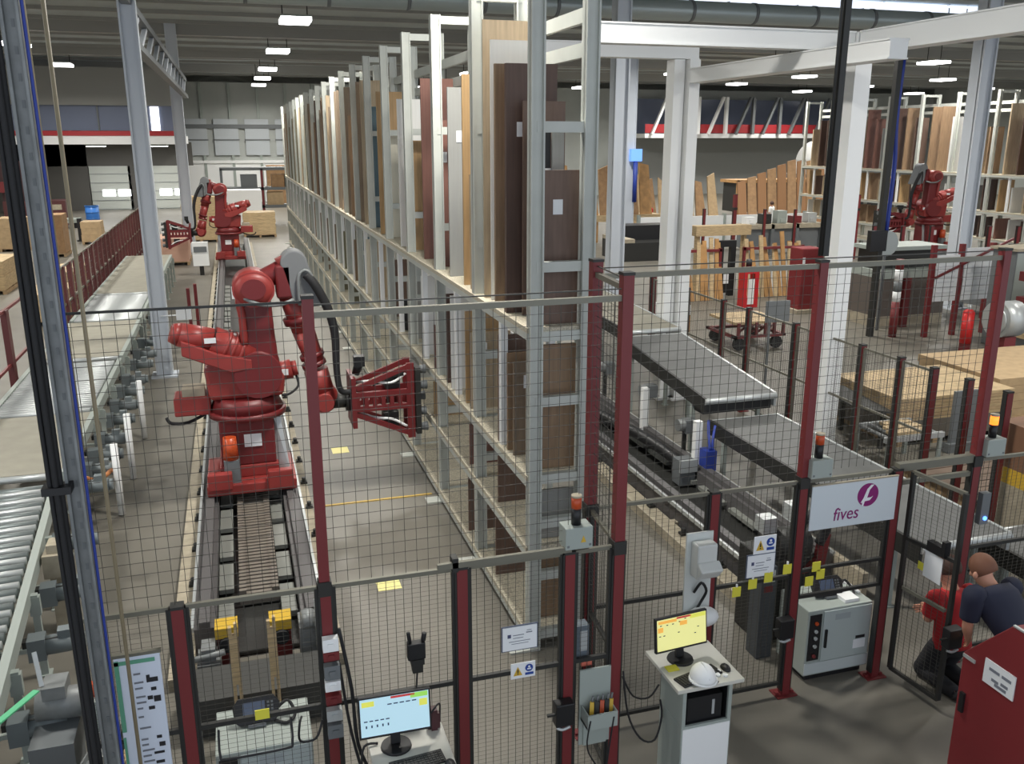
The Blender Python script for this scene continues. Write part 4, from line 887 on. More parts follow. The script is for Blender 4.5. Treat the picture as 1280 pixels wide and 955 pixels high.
def person(label, J, shirt, hair, simple=False, trousers=None):
    """J: joint positions in the world; one body mesh with clothing and hair as children"""
    V = {k: Vector(v) for k, v in J.items()}
    base = (V['footL']+V['footR'])/2; base.z = min(V['footL'].z, V['footR'].z)
    t = thing('person', label, 'person', tuple(base))
    fwd = V['fwd'].normalized()
    vs, es, rs, ix = [], [], [], {}
    def add(k, p, r, par=None):
        ix[k] = len(vs); vs.append(p); rs.append(r)
        if par: es.append((ix[par], ix[k]))
    add('pel', V['pelvis'], .1)
    add('waist', V['pelvis'].lerp(V['chest'], .5), .09, 'pel'); add('chest', V['chest'], .1, 'waist')
    add('neckb', V['neck'], .065, 'chest')
    hd = (V['head']-V['neck']).normalized()
    add('jaw', V['head']-hd*.07+fwd*.015, .07, 'neckb'); add('skull', V['head']+hd*.01, .095, 'jaw'); add('crown', V['head']+hd*.075, .075, 'skull')
    for s in 'LR':
        add('sh'+s, V['sh'+s], .05, 'chest'); add('el'+s, V['el'+s], .043, 'sh'+s)
        add('fa'+s, V['el'+s].lerp(V['ha'+s], .35), .043, 'el'+s); add('wr'+s, V['ha'+s], .028, 'fa'+s)
        d = (V['ha'+s]-V['el'+s]).normalized(); add('pa'+s, V['ha'+s]+d*.07, .034, 'wr'+s)
        if not simple:
            side = d.cross(fwd); side = side.normalized() if side.length > .1 else Vector((1,0,0)); cl = d.cross(side).normalized()
            if cl.z > 0: cl = -cl
            for q, (o_, L) in enumerate(((-.03,.065),(-.01,.078),(.01,.072),(.03,.058))):
                add('f%s%da' % (s,q), V['ha'+s]+d*.10+side*o_, .0095, 'pa'+s)
                add('f%s%db' % (s,q), V['ha'+s]+d*(.10+L*.55)+side*o_*1.1+cl*.012, .009, 'f%s%da' % (s,q))
                add('f%s%dc' % (s,q), V['ha'+s]+d*(.10+L)+side*o_*1.1+cl*.035, .008, 'f%s%db' % (s,q))
            add('t%sa' % s, V['ha'+s]+d*.05+side*.045, .011, 'pa'+s); add('t%sb' % s, V['ha'+s]+d*.09+side*.06+cl*.02, .0095, 't%sa' % s)
        add('hip'+s, V['hip'+s], .08, 'pel'); add('kn'+s, V['kn'+s], .05, 'hip'+s)
        add('cf'+s, V['kn'+s].lerp(V['foot'+s], .35), .045, 'kn'+s); add('an'+s, V['foot'+s]+Vector((0,0,.08)), .04, 'cf'+s)
        ff = V.get('ffwd', fwd); ff = Vector((ff.x, ff.y, 0)).normalized()
        add('to'+s, V['foot'+s]+ff*.16+Vector((0,0,.035)), .035, 'an'+s)
    skin('body', vs, es, rs, 0, M_skin, t, 1 if simple else 2)
    if not simple:
        side = fwd.cross(hd).normalized()
        f = MB(); f.sph(V['head']+fwd*.1-hd*.02, (.018,.018,.022), 10, 6); f.build('nose', M_skin, t)
        for s in (-1, 1):
            MB().sph(V['head']+side*s*.092-hd*.01, (.02,.02,.032), 10, 6).build('ear', M_skin, t)
            MB().sph(V['head']+fwd*.085+side*s*.034+hd*.015, .011, 8, 6).build('eye', M_inkd, t)
        MB().sph(V['head']+fwd*.083-hd*.06, (.022,.022,.007), 8, 6).build('mouth', mat('lips', (150,80,76), .5), t)
    q = Vector((0,0,1)).rotation_difference(hd).to_matrix().to_4x4()
    MB().sph((0,0,0), (.1,.108,.118), 18, 8, 1, -.5).xform(Matrix.Translation(V['head']+hd*.03-fwd*.03) @ q).build('hair', hair, t)
    def loft(mb, rings, n=16):
        v = []
        for c, ax, dx, w, d in rings:
            for k in range(n):
                u = 2*math.pi*k/n; v.append(c+ax*(w*math.cos(u))+dx*(d*math.sin(u)))
        N = len(rings)
        f = [(i*n+k, i*n+(k+1) % n, (i+1)*n+(k+1) % n, (i+1)*n+k) for i in range(N-1) for k in range(n)]
        f += [tuple(n-1-k for k in range(n)), tuple((N-1)*n+k for k in range(n))]
        mb._add(v, f, True)
    ax = (V['shR']-V['shL']).normalized(); hx = (V['hipR']-V['hipL']).normalized()
    up = (V['neck']-V['pelvis']).normalized(); dx = ax.cross(up).normalized(); hd2 = hx.cross(up).normalized()
    sh = (V['shL']+V['shR'])/2; w = (V['shR']-V['shL']).length/2
    m = MB(); P_ = V['pelvis']; C_ = V['chest']
    loft(m, [(P_-up*.06, hx, hd2, .185, .135), (P_+up*.04, hx, hd2, .18, .13), (P_.lerp(C_, .55), ax, dx, w*.92, .12), (C_, ax, dx, w*1.02, .135), (sh.lerp(C_, .35), ax, dx, w*1.06, .125), (sh+up*.035, ax, dx, w*.86, .1), (V['neck'].lerp(sh, .45)+up*.01, ax, dx, .085, .075)])
    for s in 'LR':
        mid = V['sh'+s].lerp(V['el'+s], .72); inn = V['sh'+s].lerp(sh, .25)
        m.tube([inn, V['sh'+s], V['sh'+s].lerp(V['el'+s], .35), mid], .08, 12, [.07,.085,.08,.074])
    m.build('shirt', shirt, t)
    m = MB(); tr = trousers or M_trou
    loft(m, [(P_-up*.13, hx, hd2, .12, .1), (P_-up*.08, hx, hd2, .175, .13), (P_+up*.02, hx, hd2, .172, .125), (P_+up*.08, hx, hd2, .155, .11)])
    for s in 'LR':
        an = V['foot'+s]+Vector((0,0,.07)); kn = V['kn'+s]; hp = V['hip'+s]
        m.tube([hp.lerp(P_, .2), hp.lerp(kn, .3), hp.lerp(kn, .9), kn, kn.lerp(an, .12), kn.lerp(an, .4), an], .1, 12, [.105,.105,.082,.08,.078,.072,.062])
    m.build('trousers', tr, t)
    for s in 'LR':
        ff = V.get('ffwd', fwd); ff = Vector((ff.x, ff.y, 0)).normalized(); q = V['foot'+s]
        skin('shoe', [q+Vector((0,0,.05))-ff*.05, q+ff*.06+Vector((0,0,.045)), q+ff*.19+Vector((0,0,.035))], [(0,1),(1,2)], [.05,.048,.04], 1, M_black, t, 1)
    return t
person('person in a red shirt and black trousers kneeling beyond the open gate, back turned',
 dict(fwd=(-.1,1,-.25), ffwd=(-.1,1,0), pelvis=(5.88,5.66,.46), chest=(5.87,5.7,.78), neck=(5.86,5.75,.96), head=(5.86,5.8,1.08),
  shL=(5.69,5.71,.87), shR=(6.06,5.71,.87), elL=(5.7,5.78,.62), elR=(6.1,5.8,.62), haL=(5.84,5.96,.58), haR=(5.98,6.02,.55),
  hipL=(5.79,5.67,.42), hipR=(5.97,5.67,.42), knL=(5.77,5.84,.08), knR=(6.0,5.84,.08), footL=(5.78,5.44,.0), footR=(5.98,5.44,.0)), M_redsh, M_hair)
person('person in a dark navy T-shirt bending forward behind the red machine cover',
 dict(fwd=(-.25,1,-.5), ffwd=(-.2,1,0), pelvis=(5.68,4.72,.92), chest=(5.6,4.98,1.22), neck=(5.55,5.06,1.36), head=(5.53,5.13,1.45),
  shL=(5.33,4.98,1.34), shR=(5.79,5.06,1.3), elL=(5.33,5.0,1.05), elR=(6.0,5.26,1.12), haL=(5.46,5.1,.88), haR=(5.95,5.5,1.0),
  hipL=(5.59,4.72,.87), hipR=(5.79,4.76,.87), knL=(5.58,4.8,.47), knR=(5.82,4.84,.47), footL=(5.6,4.74,.0), footR=(5.82,4.78,.0)), M_navy, mat('light_brown_hair', (118,78,58), .7))
def standing(label, x, y, shirt, face=(0,1,0), trousers=None):
    f = Vector(face).normalized(); s = Vector((-f.y, f.x, 0)); B = Vector((x, y, 0)); U = Vector((0,0,1))
    g = lambda a, b, c: tuple(B+s*a+f*b+U*c)
    person(label, dict(fwd=tuple(f), pelvis=g(0,0,.95), chest=g(0,.02,1.3), neck=g(0,.03,1.5), head=g(0,.05,1.62), shL=g(.19,.02,1.42), shR=g(-.19,.02,1.42), elL=g(.25,.03,1.13), elR=g(-.25,.06,1.15), haL=g(.24,.16,.92), haR=g(-.2,.25,1.05), hipL=g(.09,0,.9), hipR=g(-.09,0,.9), knL=g(.1,.03,.5), knR=g(-.1,.06,.5), footL=g(.1,.0,0), footR=g(-.11,.06,0)), shirt, M_hair, True, trousers)
standing('distant person in a bright red jacket standing between the twin column and the slim column', 19.8, 41.2, mat('bright_red_cloth',(214,48,52),.7), (-.3,1,0))
standing('distant person in a white shirt and blue trousers by the lathe line', 26.2, 40.2, M_white, (-.6,.8,0), M_navy)
# ================================================================ left conveyor line
ROLL = MB().cyl((0,0,0),(1.3,0,0),.038,n=10).mesh('roller', M_lsteel)
ROLLD = MB().cyl((0,0,0),(1.3,0,0),.05,n=10).mesh('roller', mat('roller_dark', (118,126,126), .4, metal=.4))
LEGC = MB().box(-.03,.03,-.03,.03,0,.82).box(-.06,.06,-.06,.06,0,.015).box(-.045,.045,-.035,.035,.62,.8).mesh('leg', M_grey)
MOT = MB().cyl((-.12,0,0),(.14,0,0),.085,n=14).cyl((.14,0,0),(.19,0,0),.07,n=12).box(-.26,-.12,-.08,.08,-.1,.1).box(-.02,.08,-.05,.05,.07,.14).mesh('gear_motor', mat('motor_grey', (112,120,122), .5))
def conveyor(label, kind, y0, y1, z=.9, yaw=0, motors=(), xr=-2.22):
    x0 = xr-1.42; n = 0
    t = thing('roller_conveyor' if kind == 'roller' else 'plate_conveyor', label, 'conveyor', (xr, y0, 0))
    for x in (0, -1.42): MB().box(x-.035,x+.035,0,y1-y0,z-.14,z+.01).box(x-.05,x-.035,0,y1-y0,z-.14,z-.12).build('side_rail', M_grey, None).parent = t
    if kind == 'roller':
        p = .135 if y0 < 10 else .12
        for k in range(int((y1-y0-.1)/p)):
            inst('roller', ROLLD if (k % 2 and y0 < 10) else ROLL, t, (-1.37, .1+p*k, z-.03-(.014 if (k % 2 and y0 < 10) else 0)))
    else:
        MB().box(-1.385,-.035,.02,y1-y0-.02,z-.05,z+.012).build('belt_plate', M_plate, None).parent = t
        for yy in (.0, y1-y0-.03): MB().cyl((-1.37,yy+.015,z-.04),(-.05,yy+.015,z-.04),.045,n=10).build('end_roller', M_lsteel, None).parent = t
    m = max(2, round((y1-y0)/1.25))
    for k in range(m):
        yy = .3+(y1-y0-.6)*k/(m-1)
        inst('leg', LEGC, t, (.06, yy, 0)); inst('leg', LEGC, t, (-1.47, yy, 0))
        MB().box(-1.45,.03,yy-.02,yy+.02,.25,.29).build('cross_bar', M_grey, None).parent = t
    for yy in motors: inst('gear_motor', MOT, t, (.3, yy, z-.32)); MB().box(0,.3,yy-.04,yy+.04,z-.3,z-.24).build('motor_bracket', M_dark, None).parent = t
    t.rotation_euler.z = yaw
    return t
conveyor('nearest roller conveyor at the left edge with wide dark and bright rollers', 'roller', 5.35, 11.15, .88, math.radians(4.4), (1.2, 2.4, 3.4, 4.6), -1.84)
conveyor('grey plate conveyor just beyond the nearest rollers', 'plate', 11.3, 13.9, .9, 0, (.3, .9, 1.5, 2.2))
conveyor('second roller conveyor beyond the nearest grey plate', 'roller', 14.0, 17.4, .9, 0, (.5, 1.3, 2.2, 3.0))
conveyor('second grey plate conveyor, in front of the pale column', 'plate', 17.6, 21.2, .9, 0, (.6, 1.5, 2.6))
conveyor('third roller conveyor beside the pale column', 'roller', 21.4, 25.0, .9, 0, (1.5,))
conveyor('farthest grey plate conveyor along the red railing', 'plate', 25.2, 33.4, .9, 0)
# side equipment along the right edge of the line
solo(MB().box(-2.02,-1.9,9.0,9.2,.0,.95).box(-2.06,-1.86,8.95,9.25,.62,.86), 'sensor_post', M_cream, 'cream sensor housing on a post beside the nearest rollers', 'sensor', (-1.96,9.1,0))
solo(MB().cyl((-1.72,11.95,.02),(-1.72,11.95,1.0),.045,n=10), 'white_post', M_white, 'tallest white post at the right side of the nearest plate conveyor', 'post', (-1.72,11.95,0.02))
solo(MB().cyl((-1.7,13.3,.02),(-1.7,13.3,1.0),.045,n=10), 'white_post', M_white, 'second white post along the left conveyor line', 'post', (-1.7,13.3,0.02))
solo(MB().cyl((-1.7,15.2,.02),(-1.7,15.2,1.0),.045,n=10), 'white_post', M_white, 'third white post along the left conveyor line', 'post', (-1.7,15.2,0.02))
solo(MB().tube([(-2.05,11.6,.7),(-1.95,11.7,.62),(-1.85,11.9,.6),(-1.8,12.2,.58)], .03), 'orange_hose', mat('orange_hose', (178,112,58), .6), 'orange-brown hose below the nearest plate conveyor', 'hose')
# lower left corner: drive, cable tray, green strap
t = thing('drive_station', 'grey drive station with geared motor below the nearest rollers', 'machine', (-1.5, 6.6, 0))
MB().box(-1.7,-1.4,6.2,6.9,.35,.6).box(-1.66,-1.45,6.3,6.8,0,.35).each('base_frame', M_mgrey, t)
MB().cyl((-1.68,6.55,.74),(-1.3,6.55,.72),.12,n=16).box(-1.62,-1.46,6.45,6.65,.82,.92).build('motor', M_steel, t); MB().bar((-1.62,6.5,.92),(-1.66,6.6,1.15),.03,.03).build('lever', M_lsteel, t)
MB().box(-1.3,-1.17,6.3,6.5,0,.84).build('switch_cabinet', M_grey, t); MB().cyl((-1.24,6.4,.84),(-1.24,6.4,.95),.035,n=10).build('orange_lamp', M_orange, t)
t = thing('cable_tray', 'slotted metal cable tray slanting along the bottom left corner', 'tray', (-1.3, 5.6, .4))
MB().bar((-1.45,4.9,.62),(-1.12,6.5,.55),.12,.02).bar((-1.51,4.9,.65),(-1.18,6.5,.58),.01,.06).bar((-1.39,4.9,.65),(-1.06,6.5,.58),.01,.06).build('tray', M_steel, t)
MB().bar((-1.28,5.0,.5),(-1.0,6.4,.46),.05,.05).build('wooden_rail', M_wood, t)
for k in range(10): MB().box(-1.3+.02*k,-1.12+.02*k,5.1+.12*k,5.13+.12*k,.3,.33).build('rung', M_dark, t)
MB().box(-1.5,-.95,4.9,4.96,0,.6).box(-1.2,-.9,6.5,6.55,0,.5).each('support', M_mgrey, t)
solo(MB().bar((-1.95,5.7,1.0),(-1.62,6.35,.98),.05,.012), 'green_strap', M_green, 'bright green strap at the left edge near the bottom', 'strap', (-1.8,6,.99))
t = thing('wooden_pallet', 'pale wooden pallet on the floor at the bottom left corner', 'pallet', (-1.5, 5.4, 0))
for k in range(4): MB().box(-1.75,-1.15,5.15+.14*k,5.24+.14*k,.1,.125).build('plank', M_wood, t)
for x in (-1.72,-1.48,-1.24): MB().box(x,x+.07,5.15,5.66,0,.1).build('bearer', M_wood, t)
# red railing behind the conveyor line
t = thing('red_railing', 'long railing of flat red-brown posts behind the left conveyor line', 'railing', (-3.98, 21, 0))
rp = MB().box(-.05,.05,-.1,.1,0,1.9).box(-.08,.08,-.12,.12,0,.012).mesh('railing_post', mat('railing_red', (92,44,44), .5)); tr = []
for k in range(27): inst('railing_post', rp, t, (0, .3+.95*k, 0))
for z in (1.86, 1.0, .15): MB().box(-4.0,-3.96,21,47,z,z+.05).build('rail', M_rail, t)
mesh_panel((-3.98,21),(-3.98,47), .15, 1.86, .4, .2, .006, t)
t = thing('red_railing', 'short dark red fence at the left edge, left of the black cables', 'railing', (-4.0, 12, 0))
for k in range(5): inst('railing_post', rp, t, (0, .3+1.7*k, 0))
for z in (1.86, .9, .15): MB().box(-4.02,-3.98,12,19.5,z,z+.05).build('rail', M_red, t)
# goods on the left floor
def crate_pallet(label, x, y, w, d, h, m, n=3, group=None):
    t = thing('loaded_pallet', label, 'pallet', (x, y, 0), group)
    for q in (-1, 0, 1): MB().box(x+q*(w/2-.06)-.05,x+q*(w/2-.06)+.05,y-d/2,y+d/2,0,.11).build('bearer', M_ply, t)
    for k in range(5): MB().box(x-w/2,x+w/2,y-d/2+k*(d-.12)/4,y-d/2+.12+k*(d-.12)/4,.11,.14).build('plank', M_ply, t)
    for k in range(n):
        z0 = .14+h*k/n; a = .02*(k % 2)
        MB().box(x-w/2+a,x+w/2-.03+a,y-d/2+.02,y+d/2-.02-a,z0+.004,z0+h/n).build('layer', m, t)
    return t
M_card2 = mat('carton_pale', (182,156,120), .7, var=.1)
crate_pallet('tall brown carton load beyond the red railing, with white labels', -7.4, 42.4, 1.0, 1.4, 1.6, M_card, 1)
crate_pallet('low carton load right behind the tall brown carton', -6.5, 47, .9, 1.2, .9, M_card2, 3)
crate_pallet('pale carton stack farther left beyond the railing', -9.4, 45, 1.2, 1.4, 1.3, M_card2, 3)
crate_pallet('stack of pale planks at the left edge behind the black cables', -7.9, 33, 1.5, 2.4, .9, M_wood, 4)
crate_pallet('brown load at the far left edge beside the cables', -8.6, 28, 1.5, 2.0, 1.2, M_card, 2)
crate_pallet('pallet of yellowish boards just behind the railing posts', -5.0, 27, 1.0, 2.2, .7, M_wood, 4)
crate_pallet('second pallet of yellowish boards behind the railing', -5.2, 31, 1.0, 2.2, .75, M_wood, 4)
t = thing('dark_machine', 'dark maroon machine with a long table in the far left corner under the mezzanine', 'machine', (-10.8, 58, 0))
MB().box(-12.4,-9.2,57.2,59,0,1.4).build('table', mat('maroon', (84,44,44), .6), t); MB().box(-12.4,-11.2,57.5,58.6,1.4,3.6).build('head', mat('dark_head', (60,36,38), .6), t); MB().box(-11.0,-9.4,57.19,57.2,.9,1.2).build('pale_label', M_cream, t); MB().cyl((-12.3,57,2.2),(-12.3,57.3,2.2),.3).build('red_wheel', M_red, t)
t = thing('blue_barrel', 'bright blue barrel standing by the grey loading door', 'barrel', (-7.75, 56.6, 0))
MB().cyl((-7.75,56.6,.02),(-7.75,56.6,1.15),.36,n=20).build('body', mat('barrel_blue', (50,116,196), .4), t)
for z in (.05,.4,.75,1.1): MB().cyl((-7.75,56.6,z),(-7.75,56.6,z+.05),.38,n=20).build('hoop', mat('barrel_blue', (50,116,196), .4), t)
solo(MB().box(-.1,.1,-.1,.1,0,1.1).box(-.18,.18,-.15,.15,0,.06), 'floor_bollard', M_black, 'short black bollard on the left aisle floor', 'bollard', (-7.2, 48, 0), lo=True)
t = thing('flat_cart', 'grey flat cart beside the blue barrel', 'cart', (-8.7, 55.8, 0)); MB().box(-9.6,-8.3,55.2,56.4,.3,.5).build('deck', M_grey, t)
for x in (-9.4,-8.5): MB().cyl((x,55.3,.15),(x,55.4,.15),.15,n=10).build('wheel', M_rubber, t)
# stacks behind the pale column (far end of the conveyors)
for k, (lab, x, y, w, d, h, m) in enumerate((('tall stack of pale boards right of the pale column, far end', -1.6, 46.5, 1.6, 1.6, 2.0, M_wood), ('low stack of pinkish boards at the end of the conveyor line', -2.6, 38.5, 1.6, 2.2, .9, mat('pink_board', (214,172,150), .6)), ('board stack between the far robot and the panel rack', 1.2, 48, 1.6, 1.4, 1.1, M_wood), ('white wrapped load behind the far robot', .6, 52, 1.8, 1.5, 2.0, M_white), ('brown upright carton bundle against the far white wall', 3.2, 70, 1.4, 1.2, 2.8, M_card))):
    crate_pallet(lab, x, y, w, d, h, m, 6 if m == M_wood else 2)
t = thing('cantilever_shelf', 'red and grey storage shelf far behind the second robot', 'shelf', (1.6, 54, 0))
for x in (-.6, 1.6, 3.8): MB().box(x,x+.14,53.8,54,0,3.2).build('upright', M_red if x > 0 else M_mgrey, t)
for z in (1.0, 2.0, 3.1): MB().box(-.6,4.0,53.8,55,z,z+.16).build('shelf_level', M_mgrey, t)
for k, (x, z, m, n) in enumerate(((.1,1.16,M_dark,'dark'),(1.9,1.16,M_card2,'pale brown'),(2.9,2.16,M_white,'white'),(.5,2.16,M_mgrey,'grey'),(2.2,2.16,M_card,'brown'))):
    solo(MB().box(x,x+.9,53.9,54.8,z,z+.7), 'storage_box', m, '%s box on the storage shelf behind the second robot, number of shelf %s' % (n, 'lower' if z < 2 else 'upper'), 'box')
t = thing('operator_panel', 'white operator box on a stand left of the second robot', 'box', (-1.3, 34.5, 0)); MB().box(-1.55,-1.0,34.3,34.6,.35,1.2).build('case', M_white, t); MB().box(-1.35,-1.2,34.4,34.5,0,.35).build('stand', M_dark, t); MB().box(-1.5,-1.05,34.28,34.3,.85,1.05).build('buttons', M_mgrey, t)
solo(MB().box(-1.3,-1.0,19.3,19.32,1.2,1.42).cyl((-1.6,19.33,1.3),(-1.2,19.33,1.3),.014,n=6), 'aisle_sign', M_paper, 'small white sign sticking out from the pale column', 'sign')
solo(MB().box(-.22,.12,24,24.02,.8,1.12).box(-.07,-.03,24.0,24.02,.06,.8), 'track_sign', M_paper, 'small white plate on the rail track before the second robot', 'sign')
t = thing('red_gate_post', 'pair of dark red posts beside the rail track', 'post', (-.85, 21, 0)); MB().box(-1.15,-1.08,20.9,21,0,1.6).build('shaft', M_robd, t); MB().box(-1.02,-.95,21.5,21.6,0,1.6).build('shaft', M_robd, t)
for k, (x0, y0, x1, y1) in enumerate(((.78,11.48,2.35,11.5),)):
    solo(MB().box(x0,x1,y0-.03,y0+.03,0,.004), 'floor_line', M_yellow, 'thin yellow line painted across the aisle floor by the robot', 'marking')
solo(MB().box(1.2,1.46,13.55,13.85,0,.004), 'floor_mark', mat('pale_yellow', (232,222,150), .6), 'far pale yellow floor mark in the robot aisle', 'marking')
solo(MB().box(1.2,1.46,8.9,9.15,0,.004), 'floor_mark', mat('pale_yellow', (232,222,150), .6), 'near pale yellow floor mark in the robot aisle', 'marking')
# ================================================================ right belt conveyors
def belt(label, x0, x1, y0, z0, y1, z1, m, legs=True):
    t = thing('belt_conveyor', label, 'conveyor', ((x0+x1)/2, y0, 0))
    def slab(za, zb, xa, xb, mm, nm, ya=y0, yb=y1):
        f = (z1-z0)/(y1-y0); A = z0+f*(ya-y0); B = z0+f*(yb-y0)
        MB()._add([(xa,ya,A+za),(xb,ya,A+za),(xb,yb,B+za),(xa,yb,B+za),(xa,ya,A+zb),(xb,ya,A+zb),(xb,yb,B+zb),(xa,yb,B+zb)], [(0,3,2,1),(4,5,6,7),(0,1,5,4),(1,2,6,5),(2,3,7,6),(3,0,4,7)]).build(nm, mm, t)
    slab(-.04, 0, x0+.03, x1-.03, m, 'belt'); slab(-.2, .01, x0-.01, x0+.03, M_dark, 'side_frame'); slab(-.2, .01, x1-.03, x1+.01, M_lsteel, 'side_frame')
    for y, z in ((y0, z0), (y1, z1)): MB().cyl((x0,y,z-.04),(x1,y,z-.04),.045,n=12).build('end_roller', M_lsteel, t)
    n = max(2, round((y1-y0)/1.5))
    for k in range(n):
        y = y0+.4+(y1-y0-.8)*k/(n-1); z = z0+(z1-z0)*(y-y0)/(y1-y0)-.2
        for x in (x0+.0, x1-.06): MB().box(x,x+.06,y-.03,y+.03,0,z).box(x-.02,x+.08,y-.05,y+.05,0,.02).each('leg', M_grey, t)
    return t
belt('lowest dark belt conveyor running down towards the logo sign', 6.3, 7.42, 6.6, .88, 10.85, .9, M_belt)
t = belt('middle dark belt conveyor sloping down towards the viewer', 6.25, 7.42, 10.92, 1.2, 13.9, 1.49, M_belt)
belt('upper pale belt conveyor at the far end of the sloping line', 6.4, 7.46, 14.05, 1.56, 19.5, 1.75, M_plate)
MB().box(6.27,7.4,11.0,11.25,.95,1.12).build('gap_cover', M_black, t)
for k, (x, y, z) in enumerate(((6.1,11.2,.75),(6.15,12.6,.9),(6.1,14.2,.9))):
    b = thing('belt_drive', 'small geared motor under the sloping belts, %s from the viewer' % ORD[k], 'motor', (x, y, z)); MB().cyl((x-.12,y,z),(x+.15,y,z),.09,n=14).build('motor', M_steel, b); MB().box(x-.02,x+.14,y-.09,y+.09,z-.12,z+.08).build('gearbox', M_mgrey, b); MB().bar((x,y,z-.1),(x,y,.0),.05,.05).build('stand', M_dark, b)
for k, (x, y) in enumerate(((6.02,12.4),(5.98,10.6),(6.2,15.5))):
    solo(MB().box(x-.05,x+.05,y-.05,y+.05,.02,1.0).box(x-.08,x+.08,y-.08,y+.08,0,.02), 'support_post', M_white, 'white support post at the left side of the belts, %s from the left in view' % ('second','third','first')[k], 'post', (x,y,0))
solo(MB().box(6.0,6.16,10.35,10.55,.3,.62).tube([(6.08,10.4,.62),(6.1,10.5,.8),(6.2,10.7,.95)], .02).tube([(6.12,10.4,.62),(6.14,10.45,.75),(6.25,10.6,.9)], .02), 'valve_unit', M_cyan, 'blue valve unit with hoses beside the step between two belts', 'valve', (6.1,10.45,.3))
# cable chain carriage on the second track
t = thing('chain_bracket', 'grey bracket pulling a dark cable chain on the second track', 'bracket', (5.95, 10.6, .1)); MB().box(5.68,5.92,10.5,10.72,.1,.46).build('block', M_mgrey, t); MB().box(5.67,5.93,10.46,10.5,.3,.48).build('clamp', M_lsteel, t)
mb = MB().tube([(5.8,10.7,.36),(5.79,11.2,.38),(5.78,12.0,.36),(5.78,12.8,.28),(5.78,14,.17)], .09, 6); mb.build('cable_chain', M_black, t)
struct(MB().box(6.15, 6.22, 7.2, 20, 0, .3), 'trim_4', M_cream)
solo(MB().box(5.02,5.08,9.4,11.2,.02,.06).box(5.0,5.1,9.4,9.5,0,.1).box(5.0,5.1,11.1,11.2,0,.1), 'cable_duct', M_cream, 'pale cable duct on the floor left of the second track', 'duct')
# fence with red posts right of the belts
t = None
FY = [8.0, 8.6, 9.2, 9.82, 10.63, 12.28, 13.7, 14.58, 16.0, 17.6]
for k, y in enumerate(FY):
    post('red fence post right of the belt conveyors, %s from the viewer' % ORD[k], 8.62, y, 1.9, .08)
for k in range(len(FY)-1):
    fence_section('mesh panel between the %s and %s red posts right of the belts' % (ORD[k], ORD[k+1]), (8.62, FY[k]), (8.62, FY[k+1]), mid=1.0, z1=1.86, frame=M_rail) if k > 1 else None
for k, (x, y, z, w, h, lab) in enumerate(((8.7,12.0,1.35,.35,.5,'grey panel hung on the red fence left of the tall post'),(9.0,12.4,1.2,.45,.55,'grey panel hung on the red fence right of the tall post'),(9.3,14.2,1.5,.5,.4,'light grey panel on the fence before the red trolley'))):
    solo(MB().box(x,x+w,y,y+.04,z,z+h).box(x+.02,x+w-.02,y-.005,y,z+.02,z+h-.02).box(x+.1,x+.14,y+.04,y+.08,0,z+h), 'machine_guard_plate', M_mgrey, lab, 'plate', (x,y,0))
# ---------------------------------------------------------------- boards and pallets right of that fence
t = thing('board_stack', 'big flat stack of pale boards right of the red fence posts', 'stack', (10.8, 11.9, 0))
for k in range(7): MB().box(9.9+.01*(k % 2),12.2,11.2,12.9-.02*(k % 3),.42+.055*k,.47+.055*k).build('board', M_card2 if k % 2 else M_wood, t)
MB().box(9.9,12.2,11.2,12.8,.1,.42).build('plinth', mat('grey_side', (110,104,96), .6), t)
for k in range(4): MB().box(9.95+.7*k,10.1+.7*k,11.2,12.8,0,.1).build('bearer', M_ply, t)
solo(MB().prism([(9.0,11.1,.75),(9.0,12.4,.85),(9.75,12.4,.7),(9.75,11.1,.6)], (0,0,.03)).box(9.05,9.12,11.2,11.26,0,.76).box(9.6,9.67,12.2,12.26,0,.72).box(9.6,9.67,11.2,11.26,0,.62), 'tilted_table', M_dark, 'dark tilted table between the white column and the red posts', 'table')
solo(MB().box(10.55,11.0,10.75,10.8,.15,1.0).box(10.5,11.05,10.7,10.85,0,.15), 'grey_board', M_mgrey, 'grey upright board leaning before the pale board stack', 'board')
t = thing('brown_platform', 'low brown wooden platform right of the lowest belt', 'platform', (10.3, 9.3, 0))
for k in range(8): MB().box(9.0,11.2,8.6+.19*k,8.77+.19*k,.2,.23).build('plank', mat('brown_plank', (110,92,78), .7), t)
for x in (9.1,10.1,11.0): MB().box(x,x+.1,8.6,10.1,0,.2).build('bearer', M_ply, t)
t = thing('roller_table', 'low grey roller table with pale wood pieces right of the lowest belt', 'table', (9.3, 10.4, 0)); MB().box(8.85,9.9,10.2,10.26,.5,.58).box(8.85,9.9,10.9,10.96,.5,.58).each('side_rail', M_lsteel, t)
for k in range(6): MB().cyl((8.95+.17*k,10.23,.55),(8.95+.17*k,10.93,.55),.03,n=8).build('roller', M_steel, t)
for x in (8.9,9.82): MB().box(x,x+.05,10.2,10.25,0,.5).box(x,x+.05,10.9,10.95,0,.5).each('leg', M_grey, t)
for k in range(3): solo(MB().box(9.0+.1*k,9.7,10.25+.2*k,10.4+.2*k,.585,.63), 'wood_offcut', M_wood, 'pale wood piece on the low roller table, %s from the viewer' % ORD[k], 'wood')
t = thing('pale_wall_panels', 'row of tall pale boards standing at the far right behind the lit beacon', 'boards', (12.2, 9.4, 0))
for k in range(5): MB().box(11.6+.5*k,12.07+.5*k,9.2+.04*k,9.25+.04*k,.05,1.5).build('board', M_cream if k % 2 else M_wood, t)
MB().box(11.6,14.1,9.1,9.5,0,.05).build('base', M_ply, t)
crate_pallet('flat pallet with pale boards behind the tall pale boards at the right edge', 13.6, 12.6, 2.6, 2.0, .7, M_card2, 5)
